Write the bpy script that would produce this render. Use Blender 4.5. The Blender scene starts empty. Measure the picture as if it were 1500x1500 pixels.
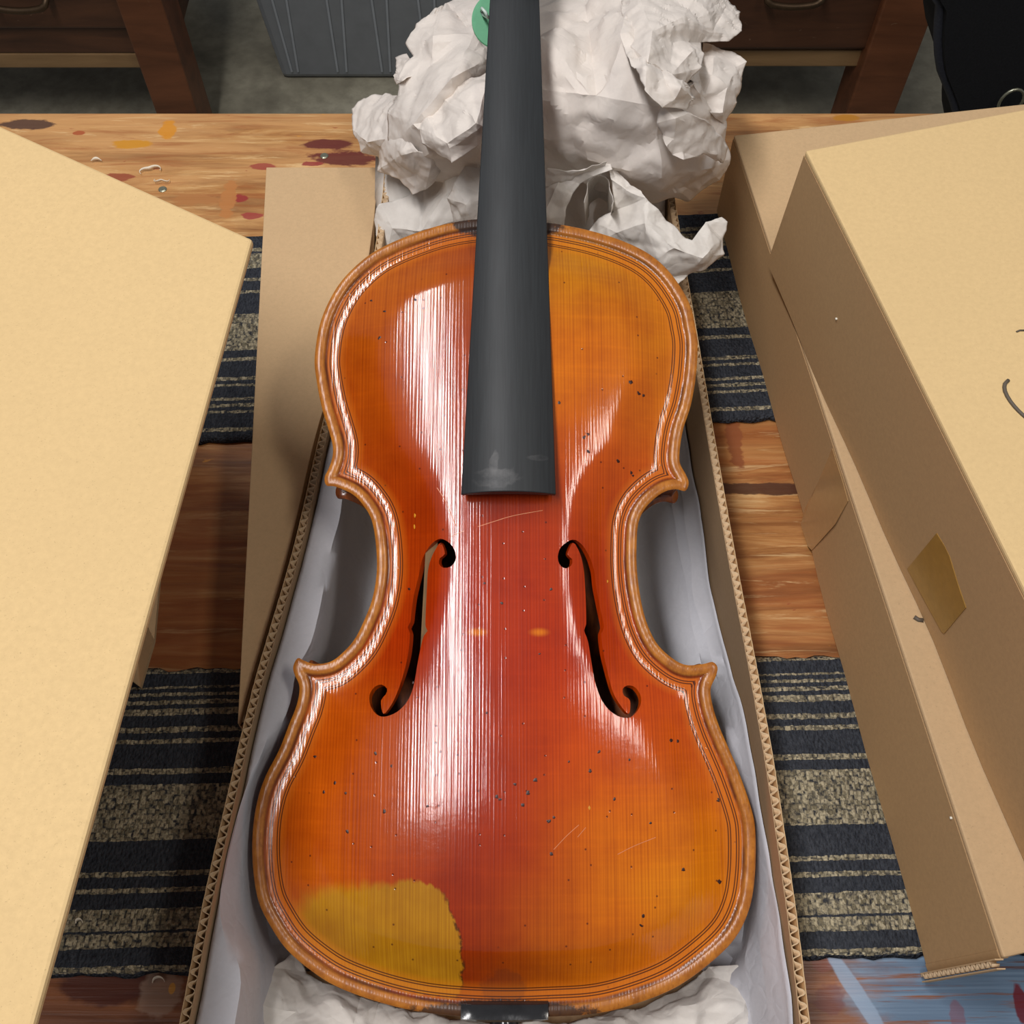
import bpy, bmesh, math, random
import numpy as np
from math import sin, cos, tan, radians, pi, hypot
from mathutils import Vector, Matrix, noise as mnoise
from mathutils.geometry import delaunay_2d_cdt

# ------------------------------------------------------------------ camera, world, lights, exposure
scene = bpy.context.scene
COL = scene.collection
PITCH = radians(60.0); FPX = 1500.0; CAMH = 0.60
cam_d = bpy.data.cameras.new('camera'); cam = bpy.data.objects.new('camera', cam_d); COL.objects.link(cam)
cam_d.sensor_width = 36.0; cam_d.lens = 36.0 * FPX / 1500.0; cam_d.clip_start = 0.01; cam_d.clip_end = 50
cam.location = (0, 0, CAMH); cam.rotation_euler = (pi/2 - PITCH, 0, 0)
cam_d.dof.use_dof = False
scene.camera = cam

world = bpy.data.worlds.new('room_light'); scene.world = world; world.use_nodes = True
bg = world.node_tree.nodes['Background']; bg.inputs[0].default_value = (0.92, 0.95, 1.0, 1); bg.inputs[1].default_value = 0.20

def area(name, loc, target, sx, sy, power, color, axis=(0, 1, 0)):
    l = bpy.data.lights.new(name, 'AREA'); l.shape = 'RECTANGLE'; l.size = sx; l.size_y = sy; l.energy = power; l.color = color
    o = bpy.data.objects.new(name, l); COL.objects.link(o); o.location = loc
    z = (Vector(loc)-Vector(target)).normalized(); y = Vector(axis); y = (y-z*y.dot(z)).normalized(); x = y.cross(z)     # long side runs along the given axis
    o.rotation_euler = Matrix((x, y, z)).transposed().to_euler()
    return o
area('window_light', (-0.56, 0.08, 2.10), (0.0, 0.22, 0.1), 0.15, 1.90, 39, (1.0, 0.975, 0.97), (-0.14, 1, 0))
area('ceiling_light', (0.95, -0.15, 2.10), (0.0, 0.2, 0.1), 0.20, 0.60, 9, (1.0, 0.93, 0.84))

scene.view_settings.view_transform = 'Standard'
scene.view_settings.look = 'None'
scene.view_settings.gamma = 1.0
scene.view_settings.use_curve_mapping = False
scene.view_settings.exposure = 0.0

# ------------------------------------------------------------------ geometry of the view (to read real positions off the photograph)
_F = np.array([0, cos(PITCH), -sin(PITCH)]); _U = np.array([0, sin(PITCH), cos(PITCH)]); _R = np.array([1.0, 0, 0]); _C = np.array([0, 0, CAMH])
def ray(x, y): return _F*FPX + _R*(x-750) - _U*(y-750)
def gz(x, y, z):
    r = ray(x, y); return _C + r*((z-CAMH)/r[2])
def gy(x, y, Y):
    r = ray(x, y); return _C + r*(Y/r[1])

# ------------------------------------------------------------------ helpers
def tag(o, label=None, cat=None, group=None, kind=None):
    if label: o['label'] = label
    if cat: o['category'] = cat
    if group: o['group'] = group
    if kind: o['kind'] = kind
    return o
def empty(name, loc=(0, 0, 0)):
    o = bpy.data.objects.new(name, None); COL.objects.link(o); o.location = loc; o.empty_display_size = 0.05
    return o
def mesh_obj(name, verts, faces, mat=None, parent=None, smooth=False, sharp=None):
    me = bpy.data.meshes.new(name); me.from_pydata([tuple(map(float, v)) for v in verts], [], [tuple(map(int, f)) for f in faces]); me.update()
    bm = bmesh.new(); bm.from_mesh(me); bmesh.ops.recalc_face_normals(bm, faces=bm.faces) if not smooth == 'keep' else None
    bm.to_mesh(me); bm.free()
    if smooth:
        me.polygons.foreach_set('use_smooth', [True]*len(me.polygons))
        if sharp: me.set_sharp_from_angle(angle=radians(sharp))
    if mat: me.materials.append(mat)
    o = bpy.data.objects.new(name, me); COL.objects.link(o)
    if parent:
        o.parent = parent
        o.matrix_parent_inverse = Matrix.Translation(-Vector(parent.location)) if parent.type == 'EMPTY' else Matrix.Identity(4)
    return o
def box_geo(x0, x1, y0, y1, z0, z1):
    v = [(x, y, z) for z in (z0, z1) for y in (y0, y1) for x in (x0, x1)]
    f = [(0, 2, 3, 1), (4, 5, 7, 6), (0, 1, 5, 4), (2, 6, 7, 3), (0, 4, 6, 2), (1, 3, 7, 5)]
    return v, f
class Geo:
    def __init__(s): s.v = []; s.f = []
    def add(s, v, f):
        n = len(s.v); s.v += list(v); s.f += [tuple(i+n for i in q) for q in f]; return s
    def box(s, *a): return s.add(*box_geo(*a))
    def hexa(s, b, t):                       # bottom loop, top loop (n points each)
        n = len(b); s.add(list(b)+list(t), [tuple(range(n))[::-1], tuple(range(n, 2*n))] + [(i, (i+1) % n, (i+1) % n+n, i+n) for i in range(n)]); return s
    def tube(s, pts, r, n=8, closed=False, caps=True):
        pts = [Vector(p) for p in pts]; m = len(pts); base = len(s.v)
        rr = r if isinstance(r, (list, tuple)) else [r]*m
        up = None
        for i, p in enumerate(pts):
            t = (pts[(i+1) % m]-pts[i-1]) if closed else (pts[min(i+1, m-1)]-pts[max(i-1, 0)])
            t.normalize()
            if up is None: up = t.orthogonal().normalized()
            else: up = (up - t*up.dot(t)).normalized()
            b = t.cross(up)
            for k in range(n):
                a = 2*pi*k/n; s.v.append(tuple(p + (up*cos(a)+b*sin(a))*rr[i]))
        for i in range(m if closed else m-1):
            j = (i+1) % m
            for k in range(n):
                s.f.append((base+i*n+k, base+i*n+(k+1) % n, base+j*n+(k+1) % n, base+j*n+k))
        if caps and not closed:
            s.f.append(tuple(base+k for k in range(n))[::-1]); s.f.append(tuple(base+(m-1)*n+k for k in range(n)))
        return s
    def obj(s, name, mat=None, parent=None, smooth=False, sharp=None, bevel=0):
        o = mesh_obj(name, s.v, s.f, mat, parent, smooth, sharp)
        if bevel:
            b = o.modifiers.new('bevel', 'BEVEL'); b.width = bevel; b.segments = 2; b.limit_method = 'ANGLE'
        return o
def catmull(pts, step, closed=True):
    P = [np.array(p, float) for p in pts]; n = len(P); out = []
    rng = range(n) if closed else range(n-1)
    for i in rng:
        p1 = P[i]; p2 = P[(i+1) % n]
        p0 = P[i-1] if (closed or i > 0) else 2*p1-p2
        p3 = P[(i+2) % n] if (closed or i+2 < n) else 2*p2-p1
        k = max(1, int(round(np.linalg.norm(p2-p1)/step)))
        for j in range(k):
            t = j/k
            out.append(0.5*((2*p1)+(-p0+p2)*t+(2*p0-5*p1+4*p2-p3)*t*t+(-p0+3*p1-3*p2+p3)*t**3))
    if not closed: out.append(P[-1])
    return np.array(out)
def inside(pts, poly):
    x = pts[:, 0]; y = pts[:, 1]; r = np.zeros(len(pts), bool); n = len(poly)
    for i in range(n):
        x1, y1 = poly[i]; x2, y2 = poly[(i+1) % n]
        if y1 == y2: continue
        c = ((y1 > y) != (y2 > y)); xi = (x2-x1)*(y-y1)/(y2-y1)+x1
        r ^= c & (x < xi)
    return r
def dist_poly(pts, poly, closed=True):
    d = np.full(len(pts), 1e9); n = len(poly)
    for i in range(n if closed else n-1):
        a = poly[i]; b = poly[(i+1) % n]; ab = b-a; L = float(ab @ ab)
        if L < 1e-18: continue
        t = np.clip(((pts-a) @ ab)/L, 0, 1); q = pts-(a+t[:, None]*ab)
        d = np.minimum(d, q[:, 0]**2+q[:, 1]**2)
    return np.sqrt(d)
def srgb(r, g, b, k=1.0):
    f = lambda c: (c/255/12.92 if c/255 <= 0.04045 else ((c/255+0.055)/1.055)**2.4)*k
    return (f(r), f(g), f(b), 1.0)

# ------------------------------------------------------------------ material kit
class M:
    def __init__(s, name):
        s.m = bpy.data.materials.new(name); s.m.use_nodes = True; s.t = s.m.node_tree
        s.t.nodes.clear(); s.out = s.t.nodes.new('ShaderNodeOutputMaterial')
        s.b = s.t.nodes.new('ShaderNodeBsdfPrincipled'); s.t.links.new(s.b.outputs[0], s.out.inputs[0])
    def put(s, sock, val):
        if val is None: return
        if isinstance(val, bpy.types.NodeSocket): s.t.links.new(val, sock)
        else:
            if isinstance(val, tuple) and len(val) == 4 and sock.type == 'VECTOR': val = val[:3]
            sock.default_value = val
    def n(s, typ, props=None, out=0, **ins):
        nd = s.t.nodes.new('ShaderNode'+typ)
        for k, v in (props or {}).items(): setattr(nd, k, v)
        for k, v in ins.items():
            key = int(k[1:]) if k[0] == 'i' and k[1:].isdigit() else k.replace('_', ' ')
            s.put(nd.inputs[key], v)
        return nd.outputs[out]
    def set(s, **k):
        for a, v in k.items(): s.put(s.b.inputs[a.replace('_', ' ')], v)
        return s
    def obj(s): return s.n('TexCoord', out=3)
    def geo(s): return s.n('NewGeometry', out=0)
    def mp(s, v, scale=(1, 1, 1), loc=(0, 0, 0), rot=(0, 0, 0)): return s.n('Mapping', i0=v, i1=loc, i2=rot, i3=scale)
    def noise(s, v, scale, detail=3.0, rough=0.5, dist=0.0): return s.n('TexNoise', i0=v, Scale=scale, Detail=detail, Roughness=rough, Distortion=dist)
    def mth(s, op, a, b=None, c=None, clamp=False):
        return s.n('Math', {'operation': op, 'use_clamp': clamp}, i0=a, i1=b, i2=c)
    def ramp(s, f, stops, interp='LINEAR'):
        nd = s.t.nodes.new('ShaderNodeValToRGB'); nd.color_ramp.interpolation = interp; e = nd.color_ramp.elements
        e[0].position, e[0].color = stops[0]; e[1].position, e[1].color = stops[-1]
        for p, c in stops[1:-1]:
            q = e.new(p); q.color = c
        s.put(nd.inputs[0], f); return nd.outputs[0]
    def mr(s, f, a, b, c=0.0, d=1.0, smooth=False):
        return s.n('MapRange', {'interpolation_type': 'SMOOTHSTEP'} if smooth else None, i0=f, i1=a, i2=b, i3=c, i4=d)
    def mix(s, f, a, b, bt='MIX'):
        nd = s.t.nodes.new('ShaderNodeMix'); nd.data_type = 'RGBA'; nd.blend_type = bt
        s.put(nd.inputs[0], f); s.put(nd.inputs[6], a); s.put(nd.inputs[7], b); return nd.outputs[2]
    def bump(s, h, strength=0.3, dist=0.001, normal=None): return s.n('Bump', i0=strength, i1=dist, Height=h, Normal=normal)
    def blob(s, vec, x, y, rx, ry, nz, wob=0.5, rot=0.0):       # soft mask of a stain at a real place on the surface
        q = s.n('Mapping', {'vector_type': 'TEXTURE'}, i0=vec, i1=(x, y, 0), i2=(0, 0, rot), i3=(rx, ry, 1000.0))
        l = s.n('VectorMath', {'operation': 'LENGTH'}, out=1, i0=q)
        l = s.mth('ADD', l, s.mth('MULTIPLY', s.mth('SUBTRACT', nz, 0.5), wob*2))
        return s.mr(l, 1.0, 0.8)

def cardboard(name, c, dark=0.82):
    m = M(name); v = m.geo()
    a = m.noise(v, 380, 3, 0.7); b = m.noise(v, 9, 2, 0.5); f = m.noise(m.mp(v, (1, 1, 1)), 1100, 2, 0.6)
    col = m.mix(m.mr(a, 0.3, 0.7), tuple(x*dark for x in c[:3])+(1,), c)
    col = m.mix(m.mr(b, 0.3, 0.7, 0, 0.35), col, tuple(x*0.88 for x in c[:3])+(1,))
    col = m.mix(m.mr(f, 0.66, 0.72, 0, 0.4), col, tuple(x*0.5 for x in c[:3])+(1,))
    m.set(Base_Color=col, Roughness=0.78, Specular_IOR_Level=0.25, Normal=m.bump(a, 0.12, 0.0004))
    return m.m
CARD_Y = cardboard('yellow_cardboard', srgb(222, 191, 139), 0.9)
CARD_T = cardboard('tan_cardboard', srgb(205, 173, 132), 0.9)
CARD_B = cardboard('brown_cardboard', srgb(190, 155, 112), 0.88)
CARD_E = cardboard('cardboard_edge', srgb(196, 160, 120))

def plain(name, c, rough=0.6, metal=0.0, spec=0.5, nscale=60, var=0.15, bump=0.1):
    m = M(name); v = m.geo(); a = m.noise(v, nscale, 4, 0.6)
    col = m.mix(m.mr(a, 0.3, 0.7), tuple(x*(1-var) for x in c[:3])+(1,), tuple(min(1, x*(1+var)) for x in c[:3])+(1,))
    m.set(Base_Color=col, Roughness=rough, Metallic=metal, Specular_IOR_Level=spec, Normal=m.bump(a, bump, 0.001))
    return m.m

def paper_mat(name, c, trans=0.14, rough=0.75):
    m = M(name); v = m.geo()
    a = m.noise(v, 45, 5, 0.6); b = m.noise(v, 600, 2, 0.5)
    r = m.n('TexVoronoi', {'feature': 'DISTANCE_TO_EDGE'}, i0=m.n('VectorMath', {'operation': 'ADD'}, i0=v, i1=m.n('VectorMath', {'operation': 'SCALE'}, i0=m.n('TexNoise', out=1, i0=v, Scale=60.0), Scale=0.02)), Scale=70.0)
    h = m.mth('ADD', m.mth('MULTIPLY', m.mr(r, 0.0, 0.16), 0.5), m.mth('MULTIPLY', a, 1.0))
    col = m.mix(m.mr(a, 0.35, 0.7), tuple(x*0.93 for x in c[:3])+(1,), c)
    col = m.mix(m.mr(b, 0.4, 0.6, 0, 0.12), col, tuple(x*0.8 for x in c[:3])+(1,))
    m.set(Base_Color=col, Roughness=rough, Specular_IOR_Level=0.3, Normal=m.bump(h, 0.16, 0.0016))
    tr = m.n('BsdfTranslucent', Color=col)
    mx = m.n('MixShader', i0=trans, i1=m.b.outputs[0], i2=tr); m.t.links.new(mx, m.out.inputs[0])
    return m.m
PAPER = paper_mat('white_packing_paper', srgb(241, 232, 223))
PAPER2 = paper_mat('grey_packing_paper', srgb(236, 230, 222))
TISSUE = paper_mat('grey_tissue', srgb(226, 226, 232), 0.2, 0.6)

# ------------------------------------------------------------------ floor, bench
def floor_mat():
    m = M('stained_concrete'); v = m.geo()
    a = m.noise(v, 2.2, 5, 0.6, 0.4); b = m.noise(v, 30, 5, 0.65)
    col = m.ramp(a, [(0.32, srgb(96, 91, 76)), (0.52, srgb(160, 154, 134)), (0.72, srgb(186, 180, 160))])
    col = m.mix(m.mr(b, 0.35, 0.6, 0.6, 1.0), tuple(x for x in srgb(100, 94, 80)), col, 'MIX')
    m.set(Base_Color=col, Roughness=0.7, Normal=m.bump(b, 0.2, 0.003)); return m.m
FLOOR_Z = -0.86
fl = Geo().box(-3, 3, -2, 4.5, FLOOR_Z-0.1, FLOOR_Z).obj('floor', floor_mat()); tag(fl, 'grey stained concrete workshop floor behind the bench', kind='structure')

TY1 = gz(750, 165, 0)[1]; TY0 = -0.32
def W(px, py, z=0.0): p = gz(px, py, z); return p[0], p[1]
def bench_mat(name, paint):
    m = M(name); v = m.geo()
    w = m.noise(v, 7, 2, 0.5)
    g1 = m.noise(m.mp(v, (3.2, 30, 30)), 2.0, 7, 0.66, 1.0)
    g2 = m.noise(m.mp(v, (3, 160, 60)), 2.0, 4, 0.6, 0.3)
    g3 = m.noise(m.mp(v, (0.7, 7, 7)), 2.4, 4, 0.55, 2.0)
    col = m.ramp(g1, [(0.25, srgb(96, 56, 26)), (0.42, srgb(146, 94, 48)), (0.55, srgb(184, 130, 74)), (0.72, srgb(222, 180, 122))])
    col = m.mix(m.mr(g3, 0.45, 0.7, 0, 0.55), col, srgb(178, 96, 36))
    col = m.mix(m.mr(g2, 0.5, 0.75, 0, 0.45), col, srgb(120, 66, 26))
    nz = m.noise(m.mp(v, (25, 60, 1)), 1.0, 4, 0.6)
    nz2 = m.noise(m.mp(v, (60, 140, 1)), 1.0, 4, 0.6)
    if not paint:
        bk = m.mr(m.mth('ADD', m.n('SeparateXYZ', out=1, i0=v), m.mth('MULTIPLY', w, 0.08)), .56, .64)
        col = m.mix(m.mth('MULTIPLY', bk, m.mr(g3, 0.35, 0.6, 0.05, 0.5)), col, srgb(222, 176, 116))
        st3 = m.noise(m.mp(v, (5, 55, 1)), 2.2, 5, 0.7, 0.6)
        col = m.mix(m.mr(st3, 0.52, 0.66, 0, 0.55), col, srgb(158, 88, 40))
        col = m.mix(m.mr(st3, 0.42, 0.34, 0, 0.5), col, srgb(238, 204, 148))
        sp = m.noise(m.mp(v, (16, 40, 1)), 3.0, 3, 0.6)
        col = m.mix(m.mr(sp, 0.68, 0.72, 0, 0.75), col, srgb(150, 66, 36))
        sp2 = m.noise(m.mp(v, (13, 34, 1), (5, 3, 0)), 3.0, 3, 0.6)
        col = m.mix(m.mr(sp2, 0.70, 0.74, 0, 0.6), col, srgb(222, 150, 40))
        for (px, py, rx, ry, c, wob) in [(40, 182, .026, .007, srgb(70, 44, 38), .5), (478, 211, .024, .0065, srgb(96, 26, 30), .5), (505, 232, .03, .010, srgb(98, 26, 28), .7),
                (192, 211, .018, .006, srgb(206, 140, 22), .5), (245, 190, .008, .012, srgb(214, 140, 30), .6), (351, 290, .008, .005, srgb(150, 44, 44), .6), (368, 316, .010, .004, srgb(160, 60, 56), .7),
                (385, 244, .012, .004, srgb(160, 70, 56), .6), (460, 240, .010, .003, srgb(150, 50, 50), .6), (115, 195, .006, .003, srgb(170, 80, 40), .5), (170, 260, .016, .006, srgb(150, 70, 44), .8),
                (335, 290, .007, .024, srgb(186, 122, 66), .8), (1075, 640, .006, .03, srgb(142, 78, 40), .9), (1130, 716, .055, .0055, srgb(74, 42, 30), .6), (285, 292, .02, .008, srgb(176, 118, 66), .9),
                (1240, 172, .012, .005, srgb(180, 120, 30), .7)]:
            x, y = W(px, py); col = m.mix(m.mth('MULTIPLY', m.blob(v, x, y, rx, ry, nz2, wob), 0.9), col, c)
        # shadow on the left of the bench, painted into the wood as darker brown
        X0, Y0 = W(300, 800)
        lm = m.mr(m.mth('ADD', m.n('SeparateXYZ', out=0, i0=v), m.mth('MULTIPLY', w, 0.03)), -0.155, -0.19)
        lm2 = m.mr(m.n('SeparateXYZ', out=1, i0=v), 0.40, 0.34)
        col = m.mix(m.mth('MULTIPLY', m.mth('MULTIPLY', lm, lm2), 0.6), col, srgb(122, 62, 30))
        rough = 0.38
    else:
        brown = m.mix(m.mr(g1, 0.35, 0.7), srgb(92, 50, 28), srgb(150, 94, 58))
        b = m.mix(m.mr(g2, 0.4, 0.7), srgb(100, 122, 146), srgb(134, 158, 182))
        x = m.n('SeparateXYZ', out=0, i0=v)
        edge = m.mth('ADD', x, m.mth('MULTIPLY', m.mth('SUBTRACT', nz, 0.5), 0.10))
        bm_ = m.mr(edge, 0.165, 0.205)
        scr = m.mr(m.noise(m.mp(v, (10, 220, 1)), 1.6, 5, 0.6), 0.54, 0.64, 1, 0.1)
        blue = m.mix(m.mth('MULTIPLY', bm_, scr), brown, b)
        nz3 = m.noise(m.mp(v, (40, 60, 1)), 1.0, 4, 0.6)
        for (px, py, rx, ry, c, wob, k) in [(1215, 1468, .010, .008, srgb(98, 40, 40), .9, .6), (1205, 1412, .006, .004, srgb(120, 60, 50), .9, .6), (1495, 1468, .004, .010, srgb(110, 24, 34), .6, .9), (1255, 1455, .0045, .035, srgb(138, 158, 182), .3, .8),
                (1405, 1500, .004, .010, srgb(130, 70, 80), .9, .5), (155, 1440, .03, .012, srgb(66, 24, 22), .6, .8), (235, 1455, .012, .012, srgb(176, 150, 130), .9, .5), (252, 1448, .002, .003, srgb(210, 150, 60), .4, .9)]:
            X, Y = W(px, py); blue = m.mix(m.mth('MULTIPLY', m.blob(v, X, Y, rx, ry, nz3, wob, 0.5 if px == 1255 else 0), k), blue, c)
        col = blue; rough = 0.33
    m.set(Base_Color=col, Roughness=m.mr(g3, 0.3, 0.7, rough, rough+0.2), Specular_IOR_Level=0.5, Normal=m.bump(m.mth('ADD', g1, g2), 0.25, 0.0012))
    return m.m
BENCH = bench_mat('stained_pine', False); BENCHP = bench_mat('painted_wood', True)
YSEAM = W(1180, 1392)[1]
bench = empty('workbench', (0, 0.2, FLOOR_Z))
tag(bench, 'paint-stained pine workbench carrying the boxes and striped rugs', 'workbench')
bt = Geo().box(-1.1, 1.1, YSEAM+0.001, TY1, -0.04, 0).obj('tabletop', BENCH, bench, bevel=0.002)
bt['label'] = 'orange pine board with varnish drips'
fb_ = Geo().box(-1.1, 1.1, TY0, YSEAM-0.001, -0.04, 0).obj('front_board', BENCHP, bench, bevel=0.002)
fb_['label'] = 'front board, brown on the left and painted blue on the right'
for sx in (-1, 1):
    for yy in (TY0+0.06, TY1-0.14):
        Geo().box(sx*1.0-0.045, sx*1.0+0.045, yy, yy+0.09, FLOOR_Z, -0.04).obj('leg', BENCH, bench)
Geo().box(-0.96, 0.96, TY1-0.13, TY1-0.09, -0.16, -0.04).obj('apron', BENCH, bench)
STEEL = plain('dull_steel', srgb(170, 170, 150), 0.35, 0.9)
for px, py in ((475, 228), (238, 277)):
    x, y, z = gz(px, py, 0.0005); g = Geo(); n = 14
    g.tube([(x, y, -0.003), (x, y, 0.0005), (x, y, 0.0012)], [0.0035, 0.0035, 0.0026], n)
    o = g.obj('screw', STEEL, bench)

# ------------------------------------------------------------------ striped rugs
def rug(label, bl, br, tl, tr, stops, seed):
    # four ground points (near-left, near-right, far-left, far-right); stops = [(fraction from far edge, kind)]
    m = M('striped_wool_%d' % seed); uv = m.n('UVMap')
    sx = m.n('SeparateXYZ', out=0, i0=uv); sy = m.n('SeparateXYZ', out=1, i0=uv)
    v = m.geo(); wob = m.noise(v, 260, 2, 0.6); wob2 = m.noise(v, 25, 2, 0.5)
    f = m.mth('ADD', sy, m.mth('ADD', m.mth('MULTIPLY', m.mth('SUBTRACT', wob, 0.5), 0.012), m.mth('MULTIPLY', m.mth('SUBTRACT', wob2, 0.5), 0.01)))
    D = (0, 0, 0, 1); T = (1, 1, 1, 1); st = []
    for p, k in stops: st.append((min(max(p, 0), 1), T if k else D))
    msk = m.ramp(f, st[:32], 'CONSTANT')
    # knots of the weave
    kn = m.n('TexVoronoi', {'distance': 'CHEBYCHEV'}, i0=m.mp(v, (1.0, 0.8, 1)), Scale=460.0, Randomness=0.7)
    lump = m.n('TexVoronoi', out=1, i0=m.mp(v, (1.2, 0.8, 1)), Scale=460.0, Randomness=0.75)
    lv = m.n('SeparateColor', out=0, i0=lump)
    tan_ = m.mix(m.mr(lv, 0.1, 0.8), srgb(128, 120, 98), srgb(190, 179, 150))
    tan_ = m.mix(m.mth('ADD', m.mr(kn, 0.35, 0.62, 0, 0.8), m.mr(m.noise(v, 420, 2, 0.6), 0.5, 0.66, 0, 0.5), clamp=True), tan_, srgb(58, 60, 64))
    nav = m.mix(m.mr(m.noise(m.mp(v, (3, 1, 1)), 240, 3, 0.7), 0.3, 0.75), srgb(42, 45, 52), srgb(76, 80, 87))
    col = m.mix(msk, nav, tan_)
    h = m.mth('ADD', m.mth('MULTIPLY', kn, -1.2), m.noise(v, 500, 3, 0.6))
    m.set(Base_Color=col, Roughness=0.95, Specular_IOR_Level=0.1, Normal=m.bump(h, 0.7, 0.003))
    nx, ny = 220, 70; rnd = random.Random(seed); V = []; UV = []
    bl, br, tl, tr = [np.array(p) for p in (bl, br, tl, tr)]
    jn = [rnd.uniform(-1, 1) for _ in range(nx+1)]; jf = [rnd.uniform(-1, 1) for _ in range(nx+1)]
    for j in range(ny+1):
        b = j/ny
        for i in range(nx+1):
            a = i/nx; p = (bl*(1-a)+br*a)*b+(tl*(1-a)+tr*a)*(1-b)
            e = (jn[i] if j == ny else jf[i] if j == 0 else 0)*0.0016
            z = 0.0042+rnd.uniform(-1, 1)*0.0004+0.0006*sin(a*37+seed)*sin(b*9)
            if j in (0, ny): z = 0.0012
            V.append((p[0], p[1]+e, z)); UV.append((a, b))
    F = [(j*(nx+1)+i, j*(nx+1)+i+1, (j+1)*(nx+1)+i+1, (j+1)*(nx+1)+i) for j in range(ny) for i in range(nx)]
    o = mesh_obj('woven_rug', V, F, m.m, None, True)
    ul = o.data.uv_layers.new(name='UVMap')
    for l in o.data.loops: ul.data[l.index].uv = UV[l.vertex_index]
    s = o.modifiers.new('thick', 'SOLIDIFY'); s.thickness = 0.0008; s.offset = 1
    tag(o, label, 'rug', 'striped woven rugs on the bench'); return o
def ext(p, q, x):      # point on the line p-q at a given world x
    t = (x-p[0])/(q[0]-p[0]); return (x, p[1]+(q[1]-p[1])*t)
def rug_rows(nl, nr, fl_, fr, rows, px):
    nl, nr, fl_, fr = [W(*p) for p in (nl, nr, fl_, fr)]; XL, XR = -0.62, 0.66
    q = [ext(nl, nr, XL), ext(nl, nr, XR), ext(fl_, fr, XL), ext(fl_, fr, XR)]
    out = [(0, 0)]
    for py, k in rows:
        x, y = W(px, py); yf = ext(fl_, fr, x)[1]; yn = ext(nl, nr, x)[1]; out.append(((yf-y)/(yf-yn), k))
    return q, out
q, st = rug_rows((200, 1428), (1260, 1402), (215, 985), (1120, 966),
    [(966, 1), (972, 0), (989, 1), (993, 0), (998, 1), (1003, 0), (1009, 1), (1016, 0), (1021, 1), (1030, 0), (1048, 1), (1056, 0), (1065, 1), (1071, 0), (1108, 1), (1115, 0), (1130, 1), (1211, 0), (1255, 1), (1262, 0),
     (1279, 1), (1286, 0), (1308, 1), (1340, 0), (1345, 1), (1365, 0), (1391, 1), (1398, 0)], 1185)
rug('dark blue and beige striped woven rug crossing the front of the bench', *q, st, 1)
q, st = rug_rows((290, 652), (1070, 620), (365, 350), (1010, 318),
    [(335, 1), (341, 0), (344, 1), (366, 0), (380, 1), (384, 0), (398, 1), (402, 0), (432, 1), (486, 0), (497, 1), (501, 0), (527, 1), (531, 0), (536, 1), (540, 0), (557, 1), (561, 0), (566, 1), (571, 0), (577, 1), (581, 0), (602, 1), (607, 0)], 1075)
rug('dark blue and beige striped woven rug crossing the back half of the bench', *q, st, 2)

# ------------------------------------------------------------------ shavings
SHAV = plain('pale_shaving', srgb(236, 226, 206), 0.6)
def shaving(px, py, r, a0, a1, label, z=0.001, wig=0.0):
    x, y, _ = gz(px, py, z); g = Geo(); n = 18; V = []
    for i in range(n+1):
        t = i/n; a = a0+(a1-a0)*t; rr = r*(1+wig*sin(t*9)); w = 0.0016*sin(pi*min(max(t, .08), .92))
        cx, cy = x+rr*cos(a), y+rr*sin(a)*0.8
        V += [(cx, cy, z+0.0006), (cx+w*0.5*cos(a), cy+w*0.5*sin(a), z+w*1.6+0.0008)]
    o = mesh_obj('wood_shaving', V, [(2*i, 2*i+1, 2*i+3, 2*i+2) for i in range(n)], SHAV, None, True)
    s = o.modifiers.new('t', 'SOLIDIFY'); s.thickness = 0.0003
    tag(o, label, 'shaving')
shaving(233, 1440, 0.0032, 0.2, 3.2, 'curled white wood shaving at the front edge of the bench, lower left')
shaving(222, 254, 0.0075, 0.4, 3.4, 'long curled white shaving on pine behind the left box', wig=.3)
shaving(238, 262, 0.006, 3.5, 5.9, 'hooked pale shaving beside the back left bench screw', wig=.3)
shaving(140, 243, 0.008, 1.0, 2.2, 'short straight white shaving close to the edge of the tall left box')
shaving(117, 1352, 0.0018, 0, 3.4, 'tiny white shaving lying on the front rug left of the open box', z=0.0048)

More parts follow.
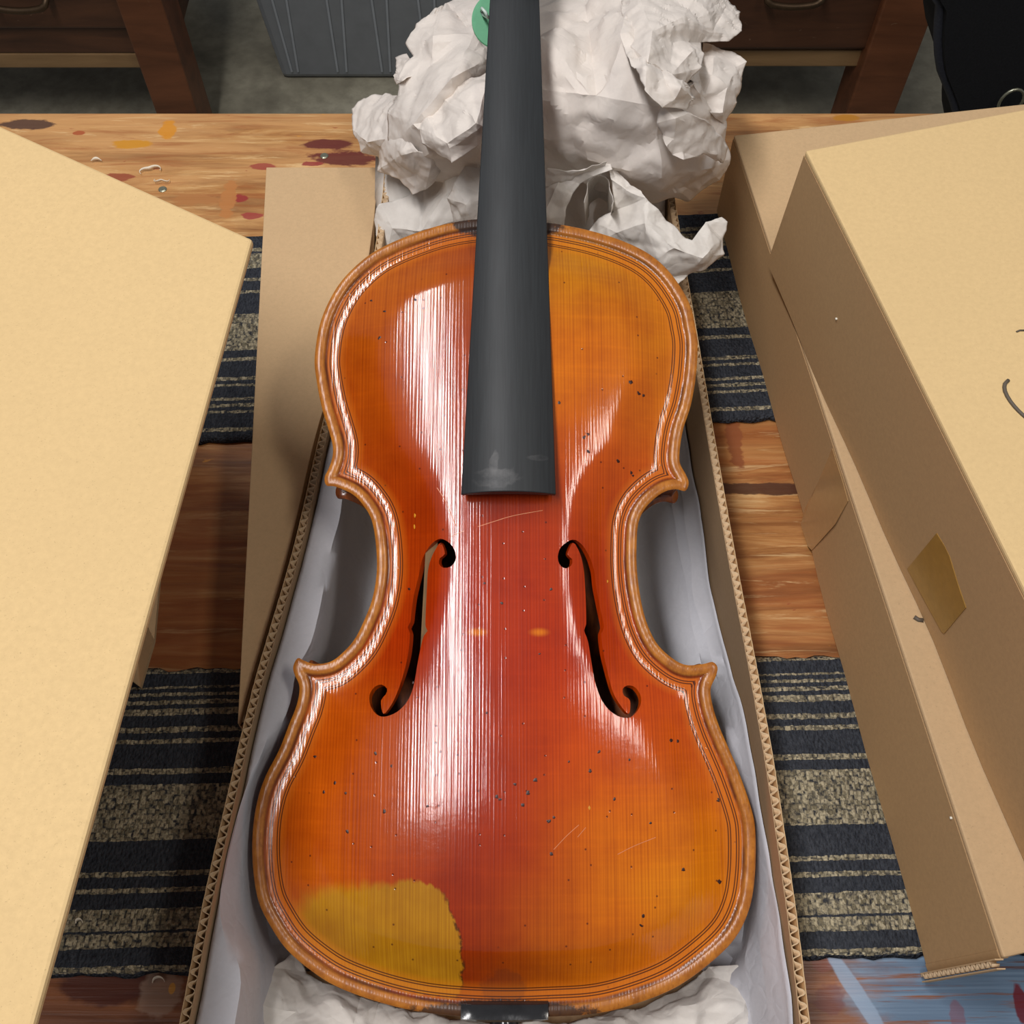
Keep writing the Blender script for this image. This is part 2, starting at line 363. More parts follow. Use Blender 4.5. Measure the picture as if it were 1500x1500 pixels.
# ------------------------------------------------------------------ violin
T = radians(20.0); N3 = np.array([0, -sin(T), cos(T)]); V3 = np.array([0, cos(T), sin(T)]); O3 = gz(740, 1487, 0.048)
X3 = np.array([1.0, 0, 0])
def loc2(px, py, w=0.0):
    r = ray(px, py); O = O3+N3*w; p = _C+r*(float(np.dot(O-_C, N3))/float(np.dot(r, N3))); d = p-O
    return np.array([d[0], float(np.dot(d, V3))])
def L3(u, v, w): return O3+X3*u+V3*v+N3*w
OUT = [(750,323),(699,321),(653,328),(611,340.5),(568,358),(536,377),(504,407),(483,439),(468,477),(461,524),(463.5,556),(471,595),(480,625),(487,651),(487,669),(481,687),(475.5,699),(478,711),(492,713),(516.5,724),(532,740),(544,761),(550,792),(552,835),(546,874.5),(535,905),(519.6,936),(501,957),(483,969.6),(461,972.6),(446,968),(436,964),(429.5,976),(431,987),(438.5,1006),(435,1031),(423,1062),(409,1098),(388,1139),(376,1177),(370,1221),(370.5,1271),(378,1318),(394,1353),(420,1391),(458.5,1424),(497,1447),(555,1468),(614,1482),(672.6,1488.6),(738,1491),(799,1489.6),(872,1485),(931,1470.5),(989,1447),(1039,1412),(1077,1374),(1098,1330),(1106,1280),(1106.6,1221),(1101,1186),(1083,1133),(1067,1095),(1054,1065),(1044,1034),(1041,1009.5),(1049,990),(1051,977),(1043.6,969.6),(1030,972.6),(1005,974),(984,963.5),(962,942),(947,911),(938,874.5),(933,834.6),(932.6,798),(935,767),(944,746),(959,730),(974.7,719.7),(990,716.6),(1004,719),(1009,707),(1004,693.6),(996,678),(996,657),(1001,628),(1012,593),(1019.6,549),(1022,505),(1018,476),(1011,447),(994.7,417),(974,391),(947.7,370),(912.5,353),(871.5,339.6),(833,331),(801,326)]
FL = [(873,625),(850,580),(800,553),(750,580),(710,640),(690,720),(665,820),(655,900),(650,945),(637,972),(648,1000),(642,1100),(620,1200),(590,1290),(560,1350),(525,1388),(512,1325),(535,1295),(540,1268),(512,1248),(475,1260),(452,1300),(460,1350),(490,1390),(530,1402),(590,1380),(640,1330),(670,1260),(690,1150),(705,1070),(720,1015),(738,992),(728,970),(728,900),(732,800),(738,700),(755,640),(780,595),(802,572),(822,625),(797,645),(793,672),(815,692),(850,687),(872,660)]
FR = [(185,640),(200,595),(255,557),(300,575),(340,630),(365,700),(375,780),(395,880),(412,970),(400,1000),(405,1080),(425,1180),(450,1280),(485,1345),(527,1388),(535,1325),(505,1300),(500,1270),(525,1252),(565,1262),(592,1310),(580,1360),(545,1400),(505,1408),(450,1385),(400,1330),(365,1240),(345,1130),(330,1040),(312,990),(322,960),(322,880),(318,780),(312,700),(300,640),(280,595),(258,572),(232,628),(255,650),(250,680),(225,695),(200,685),(187,660)]
outline = catmull([loc2(*p) for p in OUT], 0.0014)
FW = 0.012
fl2 = catmull([loc2(400+a/3.261, 620+b/3.261, FW) for a, b in FL], 0.0016)
fr2 = catmull([loc2(760+a/3.261, 620+b/3.261, FW) for a, b in FR], 0.0016)
VTOP = float(outline[:, 1].max()); print('VTOP', VTOP, 'width', np.ptp(outline[:, 0]))
# smooth arching: the height follows a membrane stretched inside the outline
gs = 0.0015
gx0, gy0 = outline.min(0)-3*gs; gx1, gy1 = outline.max(0)+3*gs
GX = np.arange(gx0, gx1, gs); GY = np.arange(gy0, gy1, gs)
gxx, gyy = np.meshgrid(GX, GY); gp = np.stack([gxx.ravel(), gyy.ravel()], 1)
IN = inside(gp, outline).reshape(gxx.shape)
U = np.zeros(IN.shape); par = (np.add.outer(np.arange(IN.shape[0]), np.arange(IN.shape[1])) % 2)
om = 1.97
for it in range(420):
    for c in (0, 1):
        A = np.zeros_like(U); A[1:-1, 1:-1] = 0.25*(U[2:, 1:-1]+U[:-2, 1:-1]+U[1:-1, 2:]+U[1:-1, :-2]+gs*gs)
        k = IN & (par == c); U[k] += om*(A[k]-U[k])
dg = np.where(IN, dist_poly(gp, outline).reshape(IN.shape), 0)
def samp(G, p):
    fx = np.clip((p[:, 0]-gx0)/gs, 0, len(GX)-1.001); fy = np.clip((p[:, 1]-gy0)/gs, 0, len(GY)-1.001)
    i = fx.astype(int); j = fy.astype(int); a = fx-i; b = fy-j
    return G[j, i]*(1-a)*(1-b)+G[j, i+1]*a*(1-b)+G[j+1, i]*(1-a)*b+G[j+1, i+1]*a*b
def sm(x): x = np.clip(x, 0, 1); return x*x*(3-2*x)
HARCH = 0.0165
um = U.max(1); wr = IN.sum(1)*gs/2
def gsm(q, n=60):
    for _ in range(n): q = np.convolve(np.pad(q, 1, mode='edge'), [.25, .5, .25], 'valid')
    return q
um = np.maximum(gsm(um), um*0.999); wr = gsm(wr)
nn_ = np.clip(U/np.maximum(um, 1e-7)[:, None], 0, 1)
pw = np.interp(wr, [.064, .105], [3.3, 2.25])[:, None]
hg = HARCH*(1-np.exp(-(um/0.00115)))[:, None]*(1-(1-nn_)**(pw/2))*sm((dg-0.009)/0.028)
kx = np.array([1, 4, 6, 4, 1])/16.0
for _ in range(6):
    P = np.pad(hg, 2, mode='edge'); P = sum(kx[i]*P[:, i:i+hg.shape[1]] for i in range(5)); hg = sum(kx[i]*P[i:i+hg.shape[0], :] for i in range(5))
def height(p, d=None):
    if d is None: d = dist_poly(p, outline)
    h = samp(hg, p)*sm((d-0.002)/0.008)
    h = h-0.0008*np.exp(-((d-0.012)/0.0065)**2)
    bead = np.where(d < 0.0056, np.sqrt(np.clip(1-((d-0.0028)/0.0029)**2, 0, 1))*0.0012, 0)
    return h+bead-0.0004
def edge_pts():
    e = []
    n = len(outline); t = np.roll(outline, -1, 0)-np.roll(outline, 1, 0); t /= np.linalg.norm(t, axis=1)[:, None]
    nr = np.stack([t[:, 1], -t[:, 0]], 1)
    if not inside(outline[:1]+nr[:1]*0.002, outline)[0]: nr = -nr
    for r in (0.0005, 0.0011, 0.0019, 0.0028, 0.0037, 0.0045, 0.0051, 0.0058, 0.007, 0.0083):
        q = outline+nr*r; d = dist_poly(q, outline); e.append(q[(np.abs(d-r) < r*0.12+0.00006) & inside(q, outline)])
    return e
def plate(name, holes, mat, parent, wfun, dens_edges=True):
    gi = gp[(IN.ravel())]; dd = dist_poly(gi, outline); gi = gi[dd > (0.0088 if dens_edges else 0.002)]
    if not dens_edges: gi = gi[::7]
    for h in holes: gi = gi[(dist_poly(gi, h) > 0.0007)]; gi = gi[~inside(gi, h)]
    pts = [outline]+(edge_pts() if dens_edges else [])+[gi]
    off = len(outline); edges = [(i, (i+1) % off) for i in range(off)]
    allp = [outline]
    c = off
    for h in holes:
        allp.append(h); edges += [(c+i, c+(i+1) % len(h)) for i in range(len(h))]; c += len(h)
    allp += pts[1:]; P = np.concatenate(allp)
    r = delaunay_2d_cdt([Vector(p) for p in P], edges, [], 0, 1e-6)
    vv = np.array([tuple(v) for v in r[0]]); ff = np.array(r[2])
    cen = vv[ff].mean(1); keep = inside(cen, outline)
    for h in holes: keep &= ~inside(cen, h)
    ff = ff[keep]; d = dist_poly(vv, outline)
    w = wfun(vv, d)
    used = np.unique(ff); mp_ = -np.ones(len(vv), int); mp_[used] = np.arange(len(used))
    vv = vv[used]; d = d[used]; w = w[used]; ff = mp_[ff]
    X = O3+vv[:, :1]*X3+vv[:, 1:]*V3+w[:, None]*N3
    o = mesh_obj(name, X, ff, mat, parent, 'keep')
    nn = sum((p.normal for p in list(o.data.polygons)[:20]), Vector())
    if nn.dot(Vector(N3)) < 0: o.data.flip_normals()
    return o, vv, d
COLS = [((720,400),(150,50,18)),((600,380),(190,100,24)),((540,560),(180,84,18)),((520,450),(184,92,20)),((640,680),(168,60,18)),((870,400),(206,138,20)),((830,370),(200,134,16)),((950,450),(210,128,24)),((885,480),(208,98,18)),((840,560),(220,128,20)),((960,600),(210,116,24)),((860,650),(200,82,16)),((920,700),(198,80,22)),
  ((750,760),(168,48,10)),((740,900),(176,48,8)),((800,950),(188,54,8)),((600,800),(178,62,12)),((560,1100),(190,84,14)),((470,1180),(200,94,18)),((700,1100),(168,48,8)),((740,1200),(168,46,8)),((740,1300),(146,34,8)),((740,1430),(134,38,8)),((850,1100),(204,74,8)),((960,1050),(204,78,8)),((900,1200),(220,110,10)),((1000,1220),(222,124,14)),
  ((850,1300),(200,88,10)),((960,1300),(226,138,16)),((1060,1280),(206,120,16)),((930,1400),(210,112,14)),((815,1410),(212,130,16)),((600,1250),(178,68,8)),((440,1250),(190,88,18)),((1020,1120),(206,92,12)),((780,1380),(180,70,10)),((650,560),(176,66,16)),((660,950),(176,52,10)),((500,640),(178,76,20)),((880,880),(186,60,14)),((690,1380),(150,40,8))]
cpts = np.array([loc2(p[0], p[1], 0.012) for p, c in COLS]); ccol = np.array([srgb(*c)[:3] for p, c in COLS])*np.array([.92, .84, .30])
PATCH = np.array([loc2(*p, 0.008) for p in [(428,1345),(446,1318),(490,1300),(540,1295),(575,1292),(600,1287),(632,1292),(652,1305),(664,1335),(674,1370),(677,1410),(676,1450),(668,1472),(600,1462),(530,1446),(470,1412),(440,1380)]])
def varnish(name, plain_=False, flame=False):
    m = M(name); v = m.obj()
    base = m.n('Attribute', {'attribute_name': 'col'}) if not plain_ else None
    uu = m.n('SeparateXYZ', out=0, i0=v)
    wv = m.noise(m.mp(v, (1, 1, 1)), 3.5, 2, 0.5)
    gr = m.n('TexNoise', {'noise_dimensions': '3D'}, i0=m.mp(v, (1150, 7, 7)), Scale=1.0, Detail=2.0, Roughness=0.55)
    gr2 = m.n('TexNoise', i0=m.mp(v, (420, 3, 3)), Scale=1.0, Detail=1.0)
    ring = m.mth('SINE', m.mth('ADD', m.mth('MULTIPLY', uu, 3700.0), m.mth('MULTIPLY', m.noise(m.mp(v, (60, 2, 2)), 1.0, 2), 16.0)))
    if plain_:
        fl_ = m.noise(m.mp(v, (260, 60, 14)) if flame else m.mp(v, (30, 30, 30)), 1.0, 3, 0.6)
        col = m.mix(m.mr(fl_, 0.35, 0.65), srgb(88, 40, 16), srgb(150, 78, 28))
        m.set(Base_Color=col, Roughness=0.35, Coat_Weight=0.7, Coat_Roughness=0.2); return m.m
    ed = m.n('Attribute', {'attribute_name': 'edge_d'}, out=2)
    pd = m.n('Attribute', {'attribute_name': 'patch_d'}, out=2)
    mott = m.noise(v, 40, 4, 0.6)
    mott2 = m.noise(v, 13, 3, 0.6)
    col = m.mix(m.mr(mott, 0.42, 0.72, 0, 0.6), base, m.mix(1.0, base, (0.72, 0.55, 0.5, 1), 'MULTIPLY'))
    col = m.mix(m.mr(mott2, 0.5, 0.68, 0, 0.5), col, m.mix(1.0, base, (1.15, 1.45, 1.3, 1), 'MULTIPLY'))
    cross = m.noise(m.mp(v, (14, 300, 14)), 1.0, 3, 0.6)
    col = m.mix(m.mr(cross, 0.5, 0.72, 0, 0.4), col, m.mix(1.0, col, (1.2, 1.25, 1.2, 1), 'MULTIPLY'))
    # worn patch of bare yellow ground
    pn = m.mth('ADD', pd, m.mth('MULTIPLY', m.mth('SUBTRACT', m.noise(m.mp(v, (300, 110, 110)), 1.0, 3, 0.6), 0.5), 0.006))
    pw_ = m.mr(uu, float(PATCH[:, 0].min()), float(PATCH[:, 0].max())-.02, .0065, .0008)
    pm = m.mr(pn, m.mth('MULTIPLY', pw_, -1.0), pw_, smooth=True)
    worn = m.mix(m.mr(m.noise(v, 28, 3, 0.6), 0.35, 0.7), srgb(164, 108, 12), srgb(188, 132, 20))
    col = m.mix(pm, col, worn)
    rim = m.mth('MULTIPLY', m.mth('MULTIPLY', m.mr(m.mth('ABSOLUTE', pn), 0.0012, 0.0002), m.mr(uu, PATCH[:, 0].max()-0.012, PATCH[:, 0].max()-0.004)), m.mr(m.noise(v, 420, 2), 0.4, 0.55))
    col = m.mix(m.mth('MULTIPLY', rim, 0.8), col, srgb(60, 26, 10))
    for (bx_, by_) in ((699, 926), (790, 926)):      # pale ghosts of the bridge feet
        px_, py_ = loc2(bx_, by_, .0155); q_ = m.n('Mapping', {'vector_type': 'TEXTURE'}, i0=v, i1=(float(px_), float(py_), 0), i3=(.0060, .0026, 1000.0)); l_ = m.n('VectorMath', {'operation': 'LENGTH'}, out=1, i0=q_)
        col = m.mix(m.mr(l_, 1.1, 0.1, 0, 0.8, True), col, srgb(226, 126, 14))
    # spruce grain
    col = m.mix(m.mr(gr, 0.47, 0.66, 0, 0.35), col, m.mix(1.0, col, (0.58, 0.42, 0.4, 1), 'MULTIPLY'))
    col = m.mix(m.mr(ring, 0.45, 1.0, 0, 0.42), col, m.mix(1.0, col, (0.66, 0.50, 0.45, 1), 'MULTIPLY'))
    col = m.mix(m.mr(gr2, 0.5, 0.7, 0, 0.14), col, m.mix(1.0, col, (0.7, 0.6, 0.6, 1), 'MULTIPLY'))
    # specks of wear and dirt
    vo = m.n('TexVoronoi', {'voronoi_dimensions': '2D'}, i0=m.mp(v, (1, 1, 1)), Scale=95.0); cellr = m.n('TexVoronoi', {'voronoi_dimensions': '2D'}, out=1, i0=v, Scale=95.0)
    cr = m.n('SeparateColor', out=0, i0=cellr)
    spk = m.mth('MULTIPLY', m.mr(vo, 0.06, 0.035), m.mr(cr, 0.68, 0.70))
    col = m.mix(m.mth('MULTIPLY', spk, 0.75), col, srgb(70, 20, 8))
    # golden brown edge with its antique dark channel
    en = m.noise(v, 120, 4, 0.65)
    ecol = m.mix(m.mr(en, 0.3, 0.75), srgb(152, 88, 30), srgb(192, 122, 46))
    stri = m.noise(m.mp(v, (700, 260, 700)), 1.0, 2)
    ecol = m.mix(m.mr(stri, 0.5, 0.7, 0, 0.4), ecol, srgb(120, 62, 24))
    em = m.mr(ed, 0.0060, 0.0052)
    col = m.mix(em, col, ecol)
    gold = m.mth('MULTIPLY', m.mr(ed, 0.0062, 0.0066), m.mr(ed, 0.0175, 0.0120))
    col = m.mix(m.mth('MULTIPLY', gold, 0.55), col, srgb(204, 112, 24))
    chd = m.mth('MULTIPLY', m.mr(m.mth('ABSOLUTE', m.mth('SUBTRACT', ed, 0.0060)), 0.0013, 0.0003), m.mr(m.noise(v, 60, 3), 0.35, 0.6, 0.35, 1.0))
    col = m.mix(m.mth('MULTIPLY', chd, 0.8), col, srgb(62, 28, 12))
    for c0 in (0.0082, 0.0094, 0.0122, 0.0134):
        ln = m.mr(m.mth('ABSOLUTE', m.mth('SUBTRACT', ed, c0)), 0.00040, 0.00016)
        col = m.mix(m.mth('MULTIPLY', ln, 0.9), col, srgb(56, 20, 10))
    # ink-black stain at the neck joint and the saddle
    nz = m.noise(v, 150, 4, 0.7)
    x0, y0 = loc2(745, 330); x1, y1 = loc2(738, 1486); x2, y2 = loc2(790, 1478)
    for (x, y, rx, ry, k) in ((x0, y0, .036, .007, .92), (x1, y1+.001, .050, .006, .85), (x1, y1+.013, .012, .010, .25)):
        col = m.mix(m.mth('MULTIPLY', m.blob(v, x, y, rx, ry, nz, .55), k), col, srgb(38, 34, 34))
    hgt = m.mth('ADD', m.mth('ADD', m.mth('MULTIPLY', gr, 0.8), m.mth('MULTIPLY', ring, 0.10)), m.mth('MULTIPLY', m.noise(v, 200, 3, 0.6), 0.5))
    hgt = m.mth('SUBTRACT', hgt, m.mth('MULTIPLY', spk, 0.7))
    bp = m.bump(hgt, 0.15, 0.0006)
    m.set(Base_Color=col, Roughness=0.4, Specular_IOR_Level=0.06, Coat_Weight=m.mr(ed, 0.0052, 0.009, 0.7, 1.0), Coat_Roughness=m.mr(ed, 0.0052, 0.0085, 0.24, 0.105), Coat_IOR=1.5, Normal=bp, Coat_Normal=bp)
    return m.m
viol = empty('violin', tuple(L3(0, 0.2, -0.038)))
tag(viol, 'unstrung antiqued orange-brown violin lying in the open box', 'violin')
# the plates are built in violin coordinates so that grain follows the instrument
VM = Matrix(((1, 0, 0, O3[0]), (0, V3[1], N3[1], O3[1]), (0, V3[2], N3[2], O3[2]), (0, 0, 0, 1)))
def localise(o):
    o.data.transform(VM.inverted()); o.matrix_parent_inverse = Matrix.Translation(-Vector(o.parent.location)) if o.parent.parent is None else o.parent.matrix_parent_inverse.copy()
    o.matrix_basis = VM.copy() if o.parent.parent is None else Matrix.Identity(4)
    if o.parent.parent is not None: o.matrix_parent_inverse = Matrix.Identity(4)
    return o
TOPM = varnish('top_varnish'); RIBM = varnish('rib_varnish', True, True)
top, vv, d = plate('top_plate', [fl2, fr2], TOPM, viol, lambda p, d: height(p, d))
top['label'] = 'glossy orange-red spruce top with two f-holes and a worn yellow patch'
me = top.data
sg = 0.021
D2 = ((vv[:, None, :]-cpts[None])**2).sum(2); w = np.exp(-D2/(2*sg*sg))+1e-7/(D2+1e-4); w /= w.sum(1)[:, None]; vc = w @ ccol
a = me.attributes.new('col', 'FLOAT_COLOR', 'POINT'); a.data.foreach_set('color', np.concatenate([vc, np.ones((len(vc), 1))], 1).astype(np.float32).ravel())
a = me.attributes.new('edge_d', 'FLOAT', 'POINT'); a.data.foreach_set('value', d.astype(np.float32))
pdv = dist_poly(vv, PATCH)*np.where(inside(vv, PATCH), 1, -1)
a = me.attributes.new('patch_d', 'FLOAT', 'POINT'); a.data.foreach_set('value', pdv.astype(np.float32))
me.polygons.foreach_set('use_smooth', [True]*len(me.polygons))
localise(top)
s = top.modifiers.new('thickness', 'SOLIDIFY'); s.thickness = 0.003; s.offset = -1
s = top.modifiers.new('crisp', 'EDGE_SPLIT'); s.split_angle = radians(50)
def ins(r):
    t = np.roll(outline, -3, 0)-np.roll(outline, 3, 0); t /= np.linalg.norm(t, axis=1)[:, None]; nr = np.stack([t[:, 1], -t[:, 0]], 1)
    if not inside(outline[:1]+nr[:1]*0.002, outline)[0]: nr = -nr
    q = outline+nr*r
    for _ in range(3): q = (np.roll(q, 1, 0)+2*q+np.roll(q, -1, 0))/4
    d = dist_poly(q, outline); return q[(d > r*0.8) & inside(q, outline)]
rb = ins(0.0038); n = len(rb)
o = mesh_obj('ribs', [L3(p[0], p[1], -0.0015) for p in rb]+[L3(p[0], p[1], -0.036) for p in rb], [(i, (i+1) % n, n+(i+1) % n, n+i) for i in range(n)], RIBM, viol, True); localise(o)
s = o.modifiers.new('t', 'SOLIDIFY'); s.thickness = 0.0012
o['label'] = 'dark flamed maple ribs'
back, bv, bd = plate('back_plate', [], RIBM, viol, lambda p, d: -0.0375-0.6*height(p, d)*sm((d-0.004)/0.02), False)
back.data.polygons.foreach_set('use_smooth', [True]*len(back.data.polygons)); localise(back)
back.data.materials.append(plain('raw_maple', srgb(196, 172, 128), .7)); s = back.modifiers.new('t', 'SOLIDIFY'); s.thickness = 0.003; s.offset = 1; s.material_offset = 1
# bass bar seen through the left f-hole
bxp = float(fl2[:, 0].mean())+0.004; yy0 = float(fl2[:, 1].min())-0.02; yy1 = float(fl2[:, 1].max())+0.05
g = Geo(); g.hexa([L3(bxp-.003, yy0, .002), L3(bxp+.003, yy0, .002), L3(bxp+.009, yy1, .002), L3(bxp+.003, yy1, .002)], [L3(bxp-.003, yy0, .0075), L3(bxp+.003, yy0, .0075), L3(bxp+.009, yy1, .0075), L3(bxp+.003, yy1, .0075)])
BARW = plain('old_spruce', srgb(120, 90, 56), 0.8)
localise(g.obj('bass_bar', BARW, viol))
# fingerboard
EB = M('ebony'); v = EB.obj(); a_ = EB.noise(EB.mp(v, (900, 9, 300)), 1.0, 4, 0.6); b_ = EB.noise(v, 9, 3, 0.6)
cst = EB.mix(EB.mr(a_, 0.3, 0.7), srgb(36, 38, 40), srgb(43, 46, 48))
dn = EB.noise(v, 90, 4, 0.6)
fx, fy = loc2(728, 700, .03); fx2, fy2 = loc2(724, 675, .03)
for (x, y, rx, ry, k) in ((fx, fy, .011, .006, .5), (fx2, fy2, .003, .009, .35), (fx+.02, fy2+.002, .006, .0018, .22)):
    cst = EB.mix(EB.mth('MULTIPLY', EB.mth('MULTIPLY', EB.blob(v, x, y, rx, ry, dn, 1.1), EB.mr(dn, .35, .7)), k), cst, srgb(120, 118, 118))
EB.set(Base_Color=cst, Roughness=EB.mr(b_, 0.3, 0.7, 0.46, 0.56), Specular_IOR_Level=0.4, Normal=EB.bump(a_, 0.08, 0.0005)); EB = EB.m
def fbw(v): return 0.0095+(VTOP-v)*0.098          # height of the board's side edges over the body's edge plane
def onfb(px, py):
    w = 0.02
    for _ in range(12): p = loc2(px, py, w); w = fbw(p[1])
    return p
eL = onfb(675.5, 722); eR = onfb(814.5, 726.5); tL = onfb(717.6, 0); tR = onfb(790, 0)
print('fingerboard', eL, eR, tL, tR)
VE = float((eL[1]+eR[1])/2); NUTV = VE+0.300
def side(a, b, v): t = (v-a[1])/(b[1]-a[1]); return a[0]+(b[0]-a[0])*t
def fb_section(v):
    xl = side(eL, tL, v); xr = side(eR, tR, v); c = (xl+xr)/2; hw = (xr-xl)/2; w0 = fbw(v); R = 0.040; n = 14; P = []
    s0 = math.sqrt(R*R-hw*hw)
    for i in range(n+1):
        x = -hw+2*hw*i/n; P.append(L3(c+x, v, w0+math.sqrt(R*R-x*x)-s0))
    return P, c, hw, w0
g = Geo(); vs = [VE+(NUTV-VE)*i/24 for i in range(25)]; prof = []
for v_ in vs:
    P, c, hw, w0 = fb_section(v_); n = len(P)
    under = 0.0035 if v_ < VTOP+0.012 else 0
    Q = []
    for i in range(n):
        x = hw-2*hw*i/(n-1); ar = (1-(x/hw)**2)*under
        Q.append(L3(c+x, v_, w0-0.0035+ar))
    prof.append(P+Q)
m_ = len(prof[0])
for j, p in enumerate(prof): g.v += [tuple(x) for x in p]
for j in range(len(prof)-1):
    for i in range(m_): g.f.append((j*m_+i, j*m_+(i+1) % m_, (j+1)*m_+(i+1) % m_, (j+1)*m_+i))
# hollowed end face as quads from crown to underside
for base in (0, (len(prof)-1)*m_):
    n = m_//2
    for i in range(n-1): g.f.append((base+i, base+i+1, base+m_-2-i, base+m_-1-i))
o = g.obj('fingerboard', EB, viol, True, 35); localise(o); o['label'] = 'matt black ebony fingerboard'
s = o.modifiers.new('b', 'BEVEL'); s.width = 0.0005; s.segments = 2; s.limit_method = 'ANGLE'; s.angle_limit = radians(35)
FBO = o
# nut, neck, pegbox and scroll (continue beyond the picture's top edge)
P, c, hw, w0 = fb_section(NUTV)
NECKM = varnish('neck_varnish', True, False)
g = Geo(); hn = 12; secs = []
for v_ in [VTOP-0.004, VTOP+0.004, VTOP+0.012, VTOP+0.03, VTOP+0.08, VTOP+0.13, NUTV-0.02, NUTV+0.002]:
    if v_ > NUTV+0.003: continue
    _, cc, h2, ww = fb_section(min(v_, NUTV)); dep = 0.020
    if v_ < VTOP+0.02: dep = 0.020+(VTOP+0.02-v_)/0.024*0.022
    ring = []
    for i in range(hn+1):
        a = pi*i/hn; ring.append(L3(cc-h2*0.96*cos(a), v_, ww-0.0035-dep*sin(a)**0.8))
    secs.append(ring)
for r_ in secs: g.v += [tuple(x) for x in r_]
k = hn+1
for j in range(len(secs)-1):
    for i in range(hn): g.f.append((j*k+i, j*k+i+1, (j+1)*k+i+1, (j+1)*k+i))
    g.f.append((j*k, (j+1)*k, (j+1)*k+hn, j*k+hn))
g.f.append(tuple(range(k))); g.f.append(tuple((len(secs)-1)*k+i for i in range(k)))
nk = g.obj('neck', NECKM, viol, True, 40); localise(nk)
g = Geo(); g.hexa([L3(c-hw, NUTV, w0-.004), L3(c+hw, NUTV, w0-.004), L3(c+hw, NUTV+.006, w0-.004), L3(c-hw, NUTV+.006, w0-.004)], [L3(c-hw, NUTV, w0+.005), L3(c+hw, NUTV, w0+.005), L3(c+hw, NUTV+.006, w0+.004), L3(c-hw, NUTV+.006, w0+.004)])
localise(g.obj('nut', EB, viol, bevel=0.001))
g = Geo()
for sx in (-1, 1):
    a0 = c+sx*hw*0.98; a1 = c+sx*(hw*0.55); b0 = c+sx*hw*0.8; b1 = c+sx*hw*0.4
    g.hexa([L3(a0, NUTV+.004, w0-.022), L3(a1, NUTV+.004, w0-.022), L3(b1, NUTV+.085, w0-.050), L3(b0, NUTV+.085, w0-.050)], [L3(a0, NUTV+.004, w0-.001), L3(a1, NUTV+.004, w0-.001), L3(b1, NUTV+.085, w0-.022), L3(b0, NUTV+.085, w0-.022)])
g.hexa([L3(c-hw*.9, NUTV+.003, w0-.024), L3(c+hw*.9, NUTV+.003, w0-.024), L3(c+hw*.8, NUTV+.088, w0-.052), L3(c-hw*.8, NUTV+.088, w0-.052)], [L3(c-hw*.9, NUTV+.003, w0-.017), L3(c+hw*.9, NUTV+.003, w0-.017), L3(c+hw*.8, NUTV+.088, w0-.045), L3(c-hw*.8, NUTV+.088, w0-.045)])
localise(g.obj('pegbox', NECKM, viol, bevel=0.0015))
g = Geo(); sp = []
for i in range(46):
    t = i/45; a = -pi*0.5+t*pi*3.4; r = 0.021*(1-0.78*t); sp.append((L3(c, NUTV+.104+r*cos(a), w0-.036+r*sin(a)), 0.0065*(1-0.45*t), 0.008+0.012*t))
pr = len(sp)
V_ = []
for (p, th, wd) in sp:
    pc = np.array(p); ctr = L3(c, NUTV+.104, w0-.036); dr = pc-ctr; dr = dr/(np.linalg.norm(dr)+1e-9)
    V_ += [pc-X3*wd+dr*th*.5, pc+X3*wd+dr*th*.5, pc+X3*wd-dr*th*.5, pc-X3*wd-dr*th*.5]
F_ = [(i*4+a, i*4+(a+1) % 4, (i+1)*4+(a+1) % 4, (i+1)*4+a) for i in range(pr-1) for a in range(4)]+[(0, 1, 2, 3), ((pr-1)*4+3, (pr-1)*4+2, (pr-1)*4+1, (pr-1)*4)]
localise(mesh_obj('scroll', V_, F_, NECKM, viol, True, 40))
# saddle and end pin
BLK = plain('polished_black', srgb(34, 34, 36), 0.18, 0, 0.6, 90, .3, .15)
sa = loc2(675, 1471, .004); sb = loc2(803, 1471, .004); yb = float(outline[:, 1].min())
g = Geo(); n = 16; xs = [sa[0]+(sb[0]-sa[0])*i/n for i in range(n+1)]; loop = []
for i, x in enumerate(xs):
    t = abs(2*i/n-1); hgt = 0.0035 if t < 0.72 else 0.0035-0.0014*(t-0.72)/0.28
    rs = 0.0012 if t > 0.78 else 0
    y0 = yb-0.0012+0.0006*t*t; y1 = sa[1]+0.0002
    loop.append([L3(x, y0+.001, -.010), L3(x, y0, hgt-.001), L3(x, y0+.0012, hgt+.0002+rs), L3(x, (y0+y1)/2, hgt+.0003-.0012*(1-t)*0.9), L3(x, y1-.0006, hgt+.0004), L3(x, y1, hgt-.0008), L3(x, y1, -.002)])
for l in loop: g.v += [tuple(p) for p in l]
for i in range(n):
    for k2 in range(7): g.f.append((i*7+k2, i*7+(k2+1) % 7, (i+1)*7+(k2+1) % 7, (i+1)*7+k2))
g.f.append(tuple(range(7))); g.f.append(tuple(n*7+i for i in range(7)))
o = g.obj('saddle', BLK, viol, True, 40); localise(o); o['label'] = 'glossy black saddle block at the lower edge'
xc = (sa[0]+sb[0])/2
g = Geo(); g.tube([L3(xc, yb+.006, -.020), L3(xc, yb-.004, -.020), L3(xc, yb-.005, -.020), L3(xc, yb-.0125, -.020), L3(xc, yb-.015, -.020)], [.004, .004, .0068, .0085, .0052], 20)
localise(g.obj('end_button', BLK, viol, True, 40))
